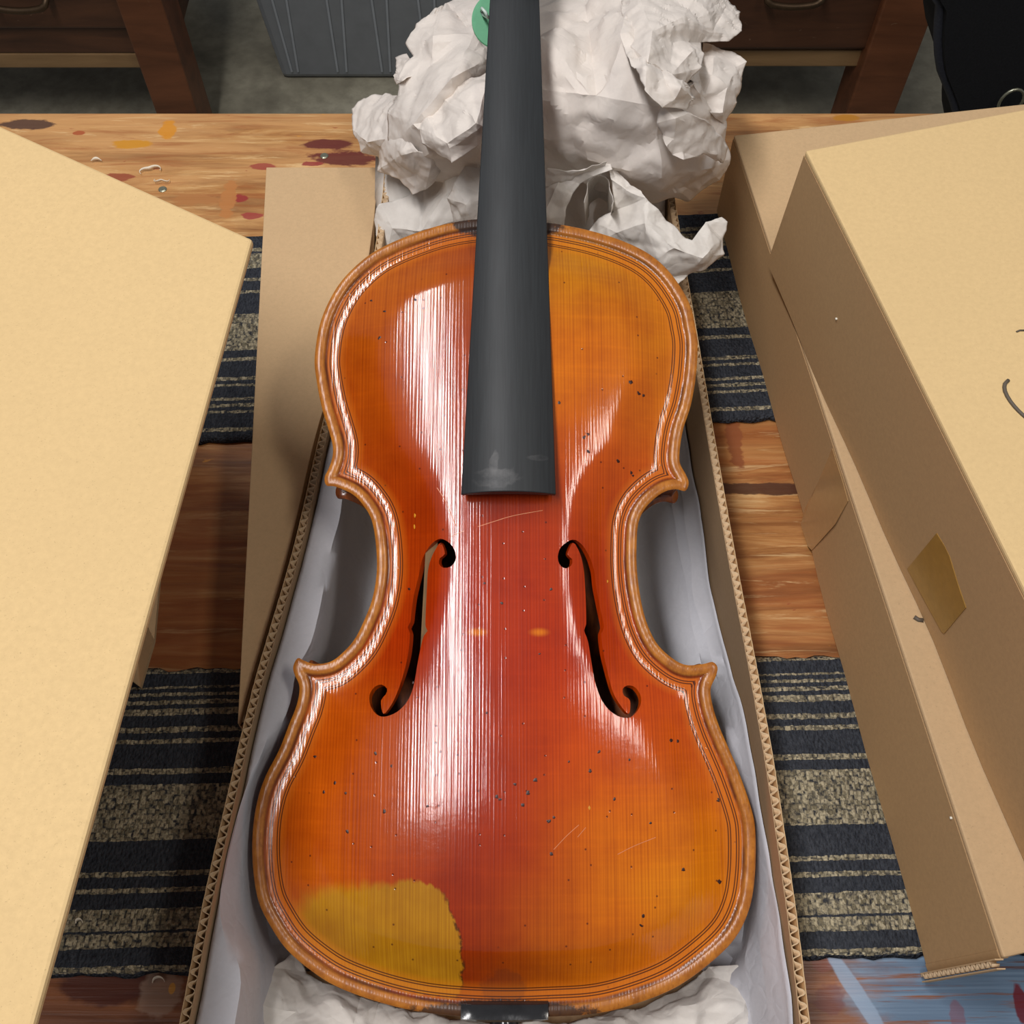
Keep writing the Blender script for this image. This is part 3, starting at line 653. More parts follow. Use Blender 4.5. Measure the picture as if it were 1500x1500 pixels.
# chips and dents in the varnish
CHIP = plain('dark_chip', srgb(52, 20, 12), 0.4, 0, .5, 300, .3)
CHIPY = plain('bare_wood_chip', srgb(206, 140, 30), 0.5, 0, .4, 300, .1)
rnd = random.Random(5)
def chips(name, lst, mat, label=None):
    g = Geo()
    for (px, py, r, ar) in lst:
        c = loc2(px, py, .012)
        for s_ in range(2):
            cc = c+np.array([rnd.uniform(-1, 1), rnd.uniform(-1, 1)])*r*0.6*s_; n = 9; an = rnd.uniform(0, pi) if ar < 2 else 0.1
            pts = []
            for k in range(n):
                a = 2*pi*k/n; q = r*rnd.uniform(.55, 1.1)*(0.7 if s_ else 1); x, y = q*cos(a), q*sin(a)*ar
                if ar >= 2: x, y = q*cos(a)*0.5, q*sin(a)*ar*0.5
                pts.append(cc+np.array([x*cos(an)-y*sin(an), x*sin(an)+y*cos(an)]))
            P = np.array([cc]+pts); h = height(P); h[0] += .00022
            X = [L3(p[0], p[1], q+0.00012) for p, q in zip(P, h)]
            g.add([tuple(x) for x in X], [(0, 1+k, 1+(k+1) % n) for k in range(n)])
    o = g.obj(name, mat, viol, True); localise(o); o['kind'] = 'stuff'
    if label: o['label'] = label
chips('varnish_chip', [(925,557,.0012,1),(938,572,.0011,.8),(945,574,.0009,1),(856,641,.0012,.6),(862,637,.001,.6),(862,662,.0008,1.5),(819,592,.0009,1),(907,672,.001,.8),(928,686,.0012,.7),(931,690,.0009,.7),(728,1166,.0012,.7),(733,1170,.001,.7),(754,1148,.0011,.6),(784,1142,.0011,1.2),(773,1160,.0012,.8),(766,1178,.001,1.3),
   (804,1202,.0012,.7),(811,1196,.0008,1),(807,1250,.0011,1),(864,1129,.001,.9),(877,1101,.0012,.6),(987,1085,.0012,.8),(997,1087,.0009,1),(833,1115,.0007,1),(922,1113,.0008,1),(1060,1176,.0013,.5),(1061,1298,.0012,1.2),(1003,1276,.0012,.7),(943,1343,.001,.8),(940,1357,.0011,.5),(550,1104,.0012,.6),(488,1148,.0010,1),(505,1163,.0009,1),
   (563,1189,.0011,1),(508,1219,.001,1),(471,1162,.0009,1.2),(573,1122,.0008,.6),(455,1110,.0010,.7),(562,452,.0011,.6),(608,438,.0009,1.2),(555,491,.001,1),(627,1180,.0007,1),(540,430,.0008,.8),(710,855,.0008,1),(735,884,.0009,1),(596,860,.0008,1),(605,1000,.0007,1),(807,864,.0008,1),(790,958,.0008,.6),(713,1044,.0007,1),(900,1170,.0008,1),(953,1206,.0008,1)], CHIP, 'small dark dents and chips in the varnish')
chips('bare_spot', [(606,752,.0011,3.2),(605,768,.0010,2.4),(893,848,.0010,2.0),(863,1183,.0012,2.0)], CHIPY, 'small yellow spots of bare wood')
# scratches
SCR = plain('scratch', srgb(206, 120, 70), 0.35, 0, .5, 300, .1)
g = Geo()
for pts in ([(640,714),(652,733),(662,756),(668,770)], [(700,772),(725,764),(752,756),(795,748)], [(660,786),(680,778)], [(811,1244),(830,1224),(848,1208)], [(846,1226),(858,1212)], [(905,1252),(930,1240),(962,1228)]):
    P = np.array(catmull([loc2(*p, .014) for p in pts], .002, False)); h = height(P); dr = np.gradient(P, axis=0); nr = np.stack([-dr[:, 1], dr[:, 0]], 1); nr /= np.linalg.norm(nr, axis=1)[:, None]
    w_ = .00016; k = len(P); base = len(g.v)
    for sgn in (-1, 1): g.v += [tuple(L3(*(p+nr_*w_*sgn), q+.0001)) for p, nr_, q in zip(P, nr, h)]
    g.f += [(base+i, base+i+1, base+k+i+1, base+k+i) for i in range(k-1)]
o = g.obj('scratch', SCR, viol); localise(o); o['kind'] = 'stuff'; o['label'] = 'fine pale scratches in the varnish'

# ------------------------------------------------------------------ open box holding the violin
ZR = 0.092
Lrim = catmull([gz(x, y, ZR)[:2] for x, y in [(560, 285), (545, 385), (514, 490), (474, 613), (430, 800), (372, 1000), (332, 1167), (298, 1317), (262, 1500), (240, 1600)]], .002, False)
Rrim = catmull([gz(x, y, ZR)[:2] for x, y in [(988, 285), (1003, 380), (1015, 450), (1046, 633), (1079, 820), (1110, 982), (1133, 1110), (1150, 1220), (1167, 1337), (1187, 1500), (1199, 1600)]], .002, False)
YN = -0.055; YF = 0.60
box = empty('open_cardboard_box', (0, 0.25, 0)); tag(box, 'long open cardboard shipping box holding the violin', 'box')
BOXI = cardboard('box_inside', srgb(176, 146, 112), 0.9)
FLUTE = cardboard('flute_paper', srgb(214, 186, 150))
def ycut(P):
    a, b = P[0], P[-1]
    far = a+(a-P[3])/np.linalg.norm(a-P[3])*max(0, (YF-a[1])); near = np.array([b[0]+(b[0]-P[-8][0])*0.5, YN])
    return np.array([np.array([a[0], YF])]+[p for p in P if YN+.002 < p[1] < YF-.002]+[near])
def wall(rim, sgn):          # sgn = +1 wall on the right (outside is +x)
    P = ycut(rim); t = np.gradient(P, axis=0); t /= np.linalg.norm(t, axis=1)[:, None]; nr = np.stack([t[:, 1], -t[:, 0]], 1)
    if nr[:, 0].mean()*sgn < 0: nr = -nr
    def strip(off, th, z0, z1, jit=0.0):
        g = Geo(); A = P+nr*off; B = P+nr*(off+th); n = len(P); rj = random.Random(3)
        zz = [z1-jit*rj.random() for _ in range(n)]
        g.v = [(a[0], a[1], z0) for a in A]+[(a[0], a[1], z) for a, z in zip(A, zz)]+[(a[0], a[1], z0) for a in B]+[(a[0], a[1], z) for a, z in zip(B, zz)]
        for i in range(n-1):
            g.f += [(i, i+1, n+i+1, n+i), (2*n+i+1, 2*n+i, 3*n+i, 3*n+i+1), (n+i, n+i+1, 3*n+i+1, 3*n+i), (i+1, i, 2*n+i, 2*n+i+1)]
        g.f += [(0, n, 3*n, 2*n), (n-1, 3*n-1, 4*n-1, 2*n-1)]
        return g
    w = strip(-.0046, .0004, 0.002, ZR, .0006).obj('side_wall', BOXI, box)
    wo = strip(-.0004, .0004, 0.002, ZR, .0006).obj('outer_liner', CARD_T, w)
    # fluting between the liners, open at the cut edge
    s = np.concatenate([[0], np.cumsum(np.linalg.norm(np.diff(P, axis=0), axis=1))]); ss = np.arange(0, s[-1], .00055)
    cx = np.interp(ss, s, P[:, 0]); cy = np.interp(ss, s, P[:, 1]); ax = np.interp(ss, s, nr[:, 0]); ay = np.interp(ss, s, nr[:, 1])
    ph = ss*2*pi/.0054+0.5*np.sin(ss*60); o_ = -.0023+.00175*np.tanh(1.6*np.sin(ph))/.92
    g = Geo(); n = len(ss); X = cx+ax*o_; Y = cy+ay*o_; rj = random.Random(9)
    g.v = [(x, y, .002) for x, y in zip(X, Y)]+[(x, y, ZR-.0001-.0006*rj.random()) for x, y in zip(X, Y)]
    g.f = [(i, i+1, n+i+1, n+i) for i in range(n-1)]
    f = g.obj('flute', FLUTE, w, True); so = f.modifiers.new('t', 'SOLIDIFY'); so.thickness = .0004; so.offset = 0
    return P
PL = wall(Lrim, -1); PR = wall(Rrim, 1)
g = Geo(); g.hexa([(PL[-1][0], YN, 0), (PR[-1][0], YN, 0), (PR[len(PR)//2][0], PR[len(PR)//2][1], 0), (PR[0][0], YF, 0), (PL[0][0], YF, 0), (PL[len(PL)//2][0], PL[len(PL)//2][1], 0)], [(PL[-1][0], YN, .0025), (PR[-1][0], YN, .0025), (PR[len(PR)//2][0], PR[len(PR)//2][1], .0025), (PR[0][0], YF, .0025), (PL[0][0], YF, .0025), (PL[len(PL)//2][0], PL[len(PL)//2][1], .0025)])
g.obj('box_bottom', BOXI, box)
Geo().box(PL[0][0]+.001, PR[0][0]-.001, YF-.001, YF+.004, .002, ZR-.01).obj('end_wall', BOXI, box)
Geo().box(PL[-1][0], PR[-1][0], YN-.004, YN+.001, .002, ZR).obj('end_wall', BOXI, box)

# tissue lining: two sheets draped down the side walls and over the bottom
def loft(name, rows, mat, label, cat, parent=None, smooth=55, sub=1):
    g = Geo(); m_ = len(rows[0])
    for r in rows: g.v += [tuple(p) for p in r]
    g.f = [(j*m_+i, j*m_+i+1, (j+1)*m_+i+1, (j+1)*m_+i) for j in range(len(rows)-1) for i in range(m_-1)]
    o = g.obj(name, mat, parent, True, smooth); so = o.modifiers.new('t', 'SOLIDIFY'); so.thickness = .0002
    if label: tag(o, label, cat)
    return o
def nz1(s, seed, octs=3):
    r = random.Random(seed); v = 0
    for k in range(octs): v += math.sin(s*(3.1*1.9**k)+r.uniform(0, 6))/(1.7**k)
    return v/2
def wx(P, y): return float(np.interp(y, P[::-1, 1], P[::-1, 0]))
cth = cos(T)
oy = O3[1]+outline[:, 1]*V3[1]; ox = O3[0]+outline[:, 0]; oz = O3[2]+outline[:, 1]*V3[2]
def vx(y, sgn):       # how far the instrument reaches sideways at this station, and its height there
    k = np.abs(oy-y) < .012
    if not k.any(): return None
    x = ox[k]; return (x.max() if sgn > 0 else x.min()), float(np.interp(y, [oy.min(), oy.max()], [oz.min(), oz.max()]))
def fit(x, y, z, sgn, gap=.0025):
    q = vx(y, sgn)
    if q and z > q[1]-.055:
        gap = gap+.001+max(0, z-q[1]+.004)*.32; x = max(x, q[0]+gap) if sgn > 0 else min(x, q[0]-gap)
        w_ = wx(PR, y)-.0054 if sgn > 0 else wx(PL, y)+.0054; x = min(x, w_) if sgn > 0 else max(x, w_)
    return x
rows = []
for j in range(110):
    y = YN+.004+(YF-.02-YN)*j/109; x0 = wx(PL, y)+.0052; s = y*12; row = []
    te = ZR-.007+.0015*nz1(s*2, 1)-0.015*max(0, (y-.40)/.1)
    kw = .015+.003*nz1(s, 2)+.006*max(0, min(1, (.05-y)/.1))
    pr = [(.0004, te), (.003, te+.001), (kw*.55, te+.0005+.001*nz1(s*2, 3)), (kw, te-.002), (kw+.002, te-.012), (kw+.003+.0015*nz1(s, 4), te-.026), (kw+.002, te-.040), (kw+.006+.002*nz1(s, 5), te-.056), (kw+.010, .018), (kw+.020, .006), (kw+.035, .0036)]
    for k, (dx, z) in enumerate(pr): row.append((fit(x0+dx, y, z, -1), y, max(z, .0032)))
    rows.append(row)
def relax(rows, n=4):
    A = np.array(rows)
    for _ in range(n): A[1:-1] = (A[:-2]+2*A[1:-1]+A[2:])/4
    return A
tisL = loft('tissue_lining', relax(rows, 2), TISSUE, 'pale tissue sheet lining the left wall inside the open box', 'tissue paper')
rows = []
for j in range(130):
    y = YN+.004+(YF-.02-YN)*j/129; x0 = wx(PR, y)-.0052; s = y*12
    zz = ZR-.010-.010*(0.5+0.5*nz1(s*1.3, 7))-.0012*nz1(s*14, 8); zz -= .030*max(0, min(1, (y-.14)/.12)); zz += .006*max(0, min(1, (.1-y)/.05))
    f = (zz-.02)/.07
    pr = [(.0006, zz), (.0016, zz-.005*f), (.0030+.002*nz1(s, 9), zz-.014*f), (.008+.003*nz1(s, 10), zz-.022*f), (.005, zz-.032*f), (.012+.003*nz1(s, 11), zz-.042*f), (.010, zz-.050*f), (.018+.003*nz1(s*.8, 12), zz-.060*f), (.020, max(.015, zz-.070*f)), (.034, .006), (.050, .0038), (.07, .0036)]
    rows.append([(fit(x0-dx, y, q, 1), y, max(q, .0034)) for dx, q in pr])
tisR = loft('tissue_lining', relax(rows, 1), TISSUE, 'grey creased tissue sheet lining the right wall inside the open box', 'tissue paper')

# ------------------------------------------------------------------ crumpled packing paper
def sheet(geo, out, size, amp, bulge, seed, ang=0.0, ratio=1.6, D=90.0, levels=None, fine=0.045, extra=(), edge_j=4.0, crs=1.0, fold=1.0):
    rnd = random.Random(seed); P0 = [np.array(p, float) for p in out]; n0 = len(P0); B = []
    for i in range(n0):
        a, b = P0[i], P0[(i+1) % n0]; L = np.linalg.norm((b-a)[:2]); k = max(1, int(L/(size*0.6)))
        for j in range(k):
            q = a+(b-a)*j/k
            if j: q = q+np.array([rnd.uniform(-1, 1)*edge_j, rnd.uniform(-1, 1)*edge_j, rnd.uniform(-1, 1)*amp*.7])
            B.append(q)
    B = np.array(B); poly = B[:, :2]; lo = poly.min(0); hi = poly.max(0); I = []; ca, sa_ = cos(ang), sin(ang)
    for e in extra: I.append(np.array(e, float))
    tries = 0
    while tries < 2500:
        tries += 1; p = np.array([rnd.uniform(lo[0], hi[0]), rnd.uniform(lo[1], hi[1])])
        ok = True
        for q in I:
            dx, dy = p-q[:2]; u = (dx*ca+dy*sa_)/ratio; v = -dx*sa_+dy*ca
            if u*u+v*v < (size*0.75)**2: ok = False; break
        if not ok: continue
        if not inside(p[None], poly)[0]: continue
        de = dist_poly(p[None], poly)[0]
        if de < size*.3: continue
        wgt = 1/((B[:, 0]-p[0])**2+(B[:, 1]-p[1])**2+30); zb = float((B[:, 2]*wgt).sum()/wgt.sum())
        z = zb+bulge*math.sqrt(min(1, de/D))+rnd.uniform(-1, 1)*amp
        I.append(np.array([p[0], p[1], z]))
    A = np.array(list(B)+I); nb = len(B)
    r = delaunay_2d_cdt([Vector(p[:2]) for p in A], [(i, (i+1) % nb) for i in range(nb)], [], 0, 1e-5)
    src = r[3]; V = []
    for i, v in enumerate(r[0]):
        z = A[src[i][0]][2] if src[i] else .1
        V.append(tuple(gz(v[0], v[1], z)))
    cen = np.array([[sum(r[0][k][0] for k in f)/3, sum(r[0][k][1] for k in f)/3] for f in r[2]]); keep = inside(cen, poly)
    bm = bmesh.new(); vs = [bm.verts.new(v) for v in V]
    for f, k in zip(r[2], keep):
        if k:
            try: bm.faces.new([vs[i] for i in f])
            except ValueError: pass
    for v in [v for v in bm.verts if not v.link_faces]: bm.verts.remove(v)
    if levels is None: levels = 4 if size > 28 else 3
    for lv in range(levels):
        L = {}
        bm.normal_update(); old = set(bm.verts)
        bmesh.ops.subdivide_edges(bm, edges=bm.edges[:], cuts=1, use_grid_fill=True)
        bm.normal_update()
        for v in bm.verts:
            if v in old: continue
            le = sum(e.calc_length() for e in v.link_edges)/max(1, len(v.link_edges))
            v.co += v.normal*rnd.uniform(-1, 1)*le*fine*(1.6 if lv == 0 else 1.2 if lv == 1 else .5)
        bmesh.ops.triangulate(bm, faces=bm.faces[:])
        if lv == 1: bmesh.ops.smooth_vert(bm, verts=[v for v in bm.verts if not v.is_boundary], factor=0.42, use_axis_x=True, use_axis_y=True, use_axis_z=True)
    bm.normal_update(); cr = size*.00042*crs; sd_ = Vector((seed*1.7, seed*.31, 0)); K = []
    for v in bm.verts:
        p = v.co; q1 = Vector(((p.x*ca+p.y*sa_)/1.7, -p.x*sa_+p.y*ca, p.z))/cr+sd_; q2 = p/(cr*.62)-sd_
        d1 = mnoise.voronoi(q1)[0][0]; d2 = mnoise.voronoi(q2)[0][0]
        K.append(v.normal*((d1*d1-.35)*.20-(d2*d2-.35)*.11)*cr*fold)
    for v, k in zip(bm.verts, K): v.co += k
    bmesh.ops.recalc_face_normals(bm, faces=bm.faces[:])
    bm.verts.index_update(); geo.add([tuple(v.co) for v in bm.verts], [tuple(v.index for v in f.verts) for f in bm.faces]); bm.free()
def paper(label, sheets, mat=PAPER, group=None):
    g = Geo()
    for k in sheets: sheet(g, **k)
    o = mesh_obj('crumpled_paper', g.v, g.f, mat, None, True, 24)
    s = o.modifiers.new('t', 'SOLIDIFY'); s.thickness = .00022; s.offset = 0
    return tag(o, label, 'packing paper', group)
def Z(pts, z): return [(x, y, z) for x, y in pts]
# right-hand wad
paper('large crumpled white packing paper wad right of the fingerboard', [
  dict(out=[(770,-60,.13),(850,-70,.13),(860,-10,.15),(905,-20,.19),(922,45,.215),(990,30,.20),(1040,110,.17),(1062,180,.15),(1066,235,.12),(1052,262,.11),(1010,290,.10),(960,298,.10),(900,286,.11),(845,262,.12),(796,248,.13),(770,240,.14),(765,120,.17),(768,20,.17)], size=64, amp=.014, bulge=.060, seed=11, ang=.9, ratio=2.4, D=120, fold=1.5, crs=1.1),
  dict(out=[(905,-30,.18),(960,-60,.17),(1050,-60,.16),(1068,0,.17),(1086,15,.17),(1087,45,.175),(1068,60,.18),(1030,62,.19),(1025,100,.20),(1000,130,.20),(968,128,.205),(930,90,.215),(915,40,.21)], size=38, amp=.010, bulge=.025, seed=23, ang=-.7, ratio=1.6, D=60),
  dict(out=[(1030,62,.17),(1062,75,.17),(1094,90,.17),(1078,150,.16),(1060,182,.15),(1040,165,.165),(1018,140,.175)], size=26, amp=.006, bulge=.012, seed=31, D=40),
  dict(out=[(916,20,.21),(968,90,.215),(1000,118,.215),(1018,145,.20),(1008,160,.20),(970,158,.215),(945,130,.225),(925,95,.225),(908,50,.22)], size=24, amp=.006, bulge=.01, seed=37, D=30),
  dict(out=[(968,155,.205),(1010,165,.20),(1045,185,.18),(1064,215,.15),(1062,240,.14),(1030,225,.17),(1000,235,.18),(975,215,.19),(962,180,.20)], size=26, amp=.007, bulge=.014, seed=41, D=35)])
# left-hand wad
paper('crumpled white packing paper wad left of the fingerboard', [
  dict(out=[(730,-50,.14),(690,-20,.15),(655,5,.16),(637,14,.17),(612,38,.17),(598,66,.165),(602,80,.17),(585,112,.165),(582,140,.16),(566,165,.15),(572,215,.14),(590,245,.13),(620,262,.12),(660,268,.12),(735,262,.14),(740,100,.16)], size=48, amp=.013, bulge=.045, seed=51, ang=-.5, ratio=1.9, D=90),
  dict(out=[(582,140,.13),(560,140,.12),(532,143,.115),(516,160,.11),(517,190,.11),(530,222,.11),(552,232,.11),(553,250,.11),(585,262,.12),(605,285,.12),(640,262,.13),(650,225,.15),(612,222,.16),(592,190,.155),(578,170,.15)], size=30, amp=.006, bulge=.012, seed=53, ang=1.2, ratio=1.6, D=40),
  dict(out=[(579,84,.15),(596,80,.15),(610,95,.17),(606,112,.17),(590,118,.17),(582,125,.16)], size=20, amp=.004, bulge=.006, seed=57, D=20),
  dict(out=[(628,165,.18),(668,112,.19),(730,108,.19),(728,190,.19),(700,215,.185),(660,240,.18),(620,210,.175),(604,160,.17)], size=40, amp=.008, bulge=.02, seed=59, ang=-1, ratio=1.8, D=50)])
# lower sheet behind the left shoulder
paper('shadowed folded paper tucked behind the left shoulder of the violin', [
  dict(out=[(556,300,.10),(600,285,.10),(612,262,.10),(650,245,.12),(700,235,.14),(715,300,.13),(712,335,.10),(640,345,.09),(596,362,.08),(566,372,.08),(553,345,.085),(550,322,.09)], size=40, amp=.010, bulge=.015, seed=61, ang=-.9, ratio=2.2, D=50),
  dict(out=[(655,290,.135),(690,232,.15),(718,225,.15),(716,338,.125),(668,338,.11)], size=34, amp=.006, bulge=.012, seed=63, ang=1.3, ratio=2, D=30)], PAPER2)
# lower sheet right, with a dark open roll
def roll_sheet():
    g = Geo()
    # outer sheet around the opening
    sheet(g, out=[(893,237,.155),(925,270,.150),(960,305,.148),(998,342,.142),(1014,352,.142),(1034,325,.140),(1058,317,.138),(1066,325,.136),(1058,352,.128),(1059,372,.124),(1030,398,.124),(992,417,.120),(950,392,.12),(905,364,.12),(858,345,.115),(870,325,.12),(897,310,.130),(900,290,.140),(895,262,.150),(888,244,.155)], size=34, amp=.005, bulge=.012, seed=71, ang=.7, ratio=2.2, D=40)
    sheet(g, out=[(770,262,.14),(800,268,.145),(845,250,.155),(893,237,.157),(897,248,.157),(870,258,.152),(850,268,.146),(838,285,.140),(828,308,.130),(826,332,.118),(795,330,.115),(770,330,.115)], size=30, amp=.005, bulge=.006, seed=73, ang=-.4, ratio=2, D=30)
    sheet(g, out=[(802,246,.16),(850,250,.16),(890,238,.16),(880,255,.150),(830,268,.145),(798,272,.145)], size=30, amp=.003, bulge=.004, seed=74, D=30)
    o = mesh_obj('crumpled_paper', g.v, g.f, PAPER2, None, True, 32)
    s = o.modifiers.new('t', 'SOLIDIFY'); s.thickness = .00022; s.offset = 0
    tag(o, 'grey-white paper with an open dark roll tucked under the large wad', 'packing paper')
    # inner tube wall of the roll
    rows = []
    for j in range(14):
        t = j/13; row = []
        for i in range(19):
            a = -pi*.10+i/18*pi*1.15; px = 877+20*cos(a)*(1-.15*t)+2*sin(i*1.3); py = 291-36*sin(a)+34*t
            row.append(tuple(gz(px, py, .150-.06*t-.006*sin(a))))
        rows.append(row)
    loft('paper_roll', rows, PAPER2, None, None, o)
roll_sheet()
# crumpled paper at the near end of the box
paper('crumpled white paper filling the near end of the open box, left of the end button', [
  dict(out=[(432,1392,.020),(400,1418,.032),(372,1440,.036),(350,1464,.036),(340,1492,.034),(345,1560,.03),(560,1600,.03),(700,1590,.028),(720,1500,.022),(660,1492,.018),(580,1475,.014),(500,1450,.012),(450,1425,.012)], size=40, amp=.005, bulge=.012, seed=81, ang=-.2, ratio=2.0, D=40)], PAPER2)
paper('crumpled white paper filling the near end of the open box, right of the end button', [
  dict(out=[(1038,1416,.024),(1082,1414,.030),(1094,1450,.032),(1108,1492,.032),(1112,1580,.03),(900,1600,.03),(745,1590,.028),(755,1500,.022),(860,1492,.018),(930,1478,.014),(990,1452,.012),(1020,1430,.014)], size=40, amp=.005, bulge=.012, seed=83, ang=.1, ratio=2.2, D=40)], PAPER2)
for k, (px, py) in enumerate([(328, 1494)]):
    paper('small scrap of crumpled paper in the near left corner of the open box', [dict(out=[(312, 1495, .06), (322, 1487, .062), (334, 1488, .062), (340, 1500, .06), (335, 1530, .055), (312, 1530, .055)], size=14, amp=.003, bulge=.004, seed=91, D=14)])
# a plain sheet under the wads
def under():
    rows = []
    for j in range(24):
        y = .43+(.18)*j/23; row = []
        for i in range(30):
            x = -.098+.205*i/29; row.append((x, y, .07+.02*sin(i*.5)*cos(j*.4)+.03*j/23-.05*abs(i/14.5-1)**3*(1-j/23)))
        rows.append(row)
    loft('packing_paper', rows, PAPER2, 'sheet of packing paper deep under the crumpled wads at the far end of the box', 'packing paper')
under()

# ------------------------------------------------------------------ green tag
GREEN = plain('green_tag', srgb(88, 160, 118), 0.5, 0, .4, 200, .05)
zt = .215
cx_, cy_, cz_ = gz(733, 30, zt); rr = (gz(733, 30, zt)[0]-gz(691, 30, zt)[0])
g = Geo(); n = 48
tq = radians(30)
def disc(r, dz): return [(cx_+r*cos(2*pi*k/n), cy_+r*sin(2*pi*k/n)*cos(tq), cz_+r*sin(2*pi*k/n)*sin(tq)+dz) for k in range(n)]
g.hexa(disc(rr, -.0006), disc(rr, .0004))
gt = empty('round_tag', (cx_, cy_, cz_)); tag(gt, 'round green tag lying on paper beside the fingerboard, at the top of the photo', 'tag')
g.obj('disc', GREEN, gt)
a = gz(706, 12, zt+.012); b = gz(711, 18, zt+.014); c_ = gz(715, 26, zt+.010); d_ = gz(708, 22, zt+.004); e_ = gz(705, 16, zt+.004)
Geo().tube([a, b, c_, d_, e_], .0009, 6, True).obj('clear_clip', plain('clear_plastic', srgb(190, 205, 196), 0.15), gt, True)

# ------------------------------------------------------------------ other cardboard boxes
def solid_box(name, label, top, base, zt, zb, mat_top, mat_side, extra=None, group=None, th=.004, open_bottom=False, skip=()):
    """top/base: lists of 4 xy (near-left, near-right, far-right, far-left)"""
    cx = sum(p[0] for p in top)/4; cy = sum(p[1] for p in top)/4
    e = empty(name, (cx, cy, zb)); tag(e, label, 'box', group)
    T_ = [(p[0], p[1], zt) for p in top]; B_ = [(p[0], p[1], zb) for p in base]
    g = Geo(); g.hexa([(p[0], p[1], zt-th) for p in top], T_); g.obj('top_panel', mat_top, e, bevel=.0012)
    for i in range(4):
        if i in skip: continue
        j = (i+1) % 4; a, b, c, d = Vector(B_[i]), Vector(B_[j]), Vector(T_[j]), Vector(T_[i])
        c.z -= th; d.z -= th
        nrm = (b-a).cross(d-a).normalized()*th; ctr = Vector((cx, cy, (zt+zb)/2))
        if nrm.dot(ctr-a) < 0: nrm = -nrm
        # sag and small waviness along the lower edge
        n = 24; g = Geo(); V = []
        for k in range(n+1):
            t = k/n; lo = a.lerp(b, t); hi = d.lerp(c, t); w_ = .0012*sin(t*11+i)+.0007*sin(t*29+2*i)
            off = nrm.normalized()*w_*(1 if open_bottom else 0)*sin(pi*t)
            V += [tuple(lo+off), tuple(hi), tuple(hi+nrm), tuple(lo+nrm+off)]
        F = []
        for k in range(n):
            for q in range(4): F.append((k*4+q, k*4+(q+1) % 4, (k+1)*4+(q+1) % 4, (k+1)*4+q))
        F += [(0, 1, 2, 3), (n*4+3, n*4+2, n*4+1, n*4)]
        g.add(V, F); g.obj('side_panel', mat_side, e, True, 30)
    return e
# tall box on the left
zl = .235
nl = gz(370, 350, zl); far = gz(0, 184, zl); near = gz(50, 1500, zl)
d1 = (near-nl)[:2]; d2 = (far-nl)[:2]; print('left box angle', math.degrees(math.acos(np.dot(d1, d2)/np.linalg.norm(d1)/np.linalg.norm(d2))))
P1 = nl[:2]; P0 = P1+d1*1.25; P2 = P1+d2/np.linalg.norm(d2)*.42; P3 = P2+d1*1.25
inn = np.array([-.155, 0.0]); bo_ = [P3+inn, P0+inn, P1+inn-d2*0+np.array([0, -.06]), P2+np.array([0, -.06])]
tall = empty('cardboard_box', (float(P3[0]), .3, .0055)); tag(tall, 'tall pale cardboard box whose wide open flap fills the left edge of the photo', 'box')
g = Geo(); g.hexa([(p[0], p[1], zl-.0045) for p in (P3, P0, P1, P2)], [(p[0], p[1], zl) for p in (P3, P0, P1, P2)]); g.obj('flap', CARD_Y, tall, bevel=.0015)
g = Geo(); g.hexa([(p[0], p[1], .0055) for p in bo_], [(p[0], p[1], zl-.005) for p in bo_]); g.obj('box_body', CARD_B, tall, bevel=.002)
g = Geo(); fq = [gz(236, 850, .05), gz(228, 940, .04), gz(208, 1009, .012), gz(196, 1000, .02), gz(185, 850, .06)]
g.hexa([tuple(p) for p in fq], [(p[0], p[1], p[2]+.003) for p in fq]); g.obj('side_flap', CARD_T, tall)
# flat box between the tall box and the open one
zf = .078
a = gz(390, 245, zf)[:2]; b = gz(348, 1060, zf)[:2]; c = gz(560, 243, zf)[:2]
PLo = PL-np.array([.0065, 0]); k0 = int(np.argmin(abs(PL[:, 1]-a[1]))); k1 = int(np.argmin(abs(PL[:, 1]-b[1])))
pts = [a, b]+[PLo[i] for i in range(k1, k0, -8)]+[np.array([wx(PLo, a[1]), a[1]])]
def prism(name, label, pts, z0, z1, mat, cat='box'):
    e = empty(name, (float(np.mean([p[0] for p in pts])), float(np.mean([p[1] for p in pts])), z0)); tag(e, label, cat)
    g = Geo(); g.hexa([(p[0], p[1], z1-.004) for p in pts], [(p[0], p[1], z1) for p in pts]); g.obj('top_panel', mat, e, bevel=.0008)
    g = Geo(); n = len(pts)
    g.v = [(p[0], p[1], z0) for p in pts]+[(p[0], p[1], z1-.004) for p in pts]
    g.f = [(i, (i+1) % n, n+(i+1) % n, n+i) for i in range(n)]
    o = g.obj('side_wall', mat, e); s = o.modifiers.new('t', 'SOLIDIFY'); s.thickness = .003; s.offset = -1
    return e
prism('cardboard_box', 'low tan cardboard box wedged against the left wall of the open violin box', pts, .0055, zf, CARD_T)
# lower right box (a long lid) with the larger one on top
zq = .086
A = gz(1075, 198, zq)[:2]; B = gz(1470, 1403, zq)[:2]; Bn = gz(1360, 1424, .006)[:2]; An = gz(1050, 308, .006)[:2]
ax = (B-A)/np.linalg.norm(B-A); far2 = gz(1500, 152, zq)[:2]; dR = (far2-A)/np.linalg.norm(far2-A); near2 = gz(1500, 1396, zq)[:2]; dN = (near2-B)/np.linalg.norm(near2-B)
Wd = .33
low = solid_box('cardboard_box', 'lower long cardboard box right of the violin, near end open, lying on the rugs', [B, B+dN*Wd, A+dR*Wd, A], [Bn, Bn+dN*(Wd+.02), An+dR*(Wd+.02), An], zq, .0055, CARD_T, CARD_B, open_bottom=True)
zu = .190; zb_ = zq+.001
A2 = gz(1180, 220, zu)[:2]; Bm = gz(1500, 862, zu)[:2]; C2 = gz(1500, 160, zu)[:2]
a2 = gz(1124, 385, zb_)[:2]; b2 = gz(1500, 1258, zb_)[:2]
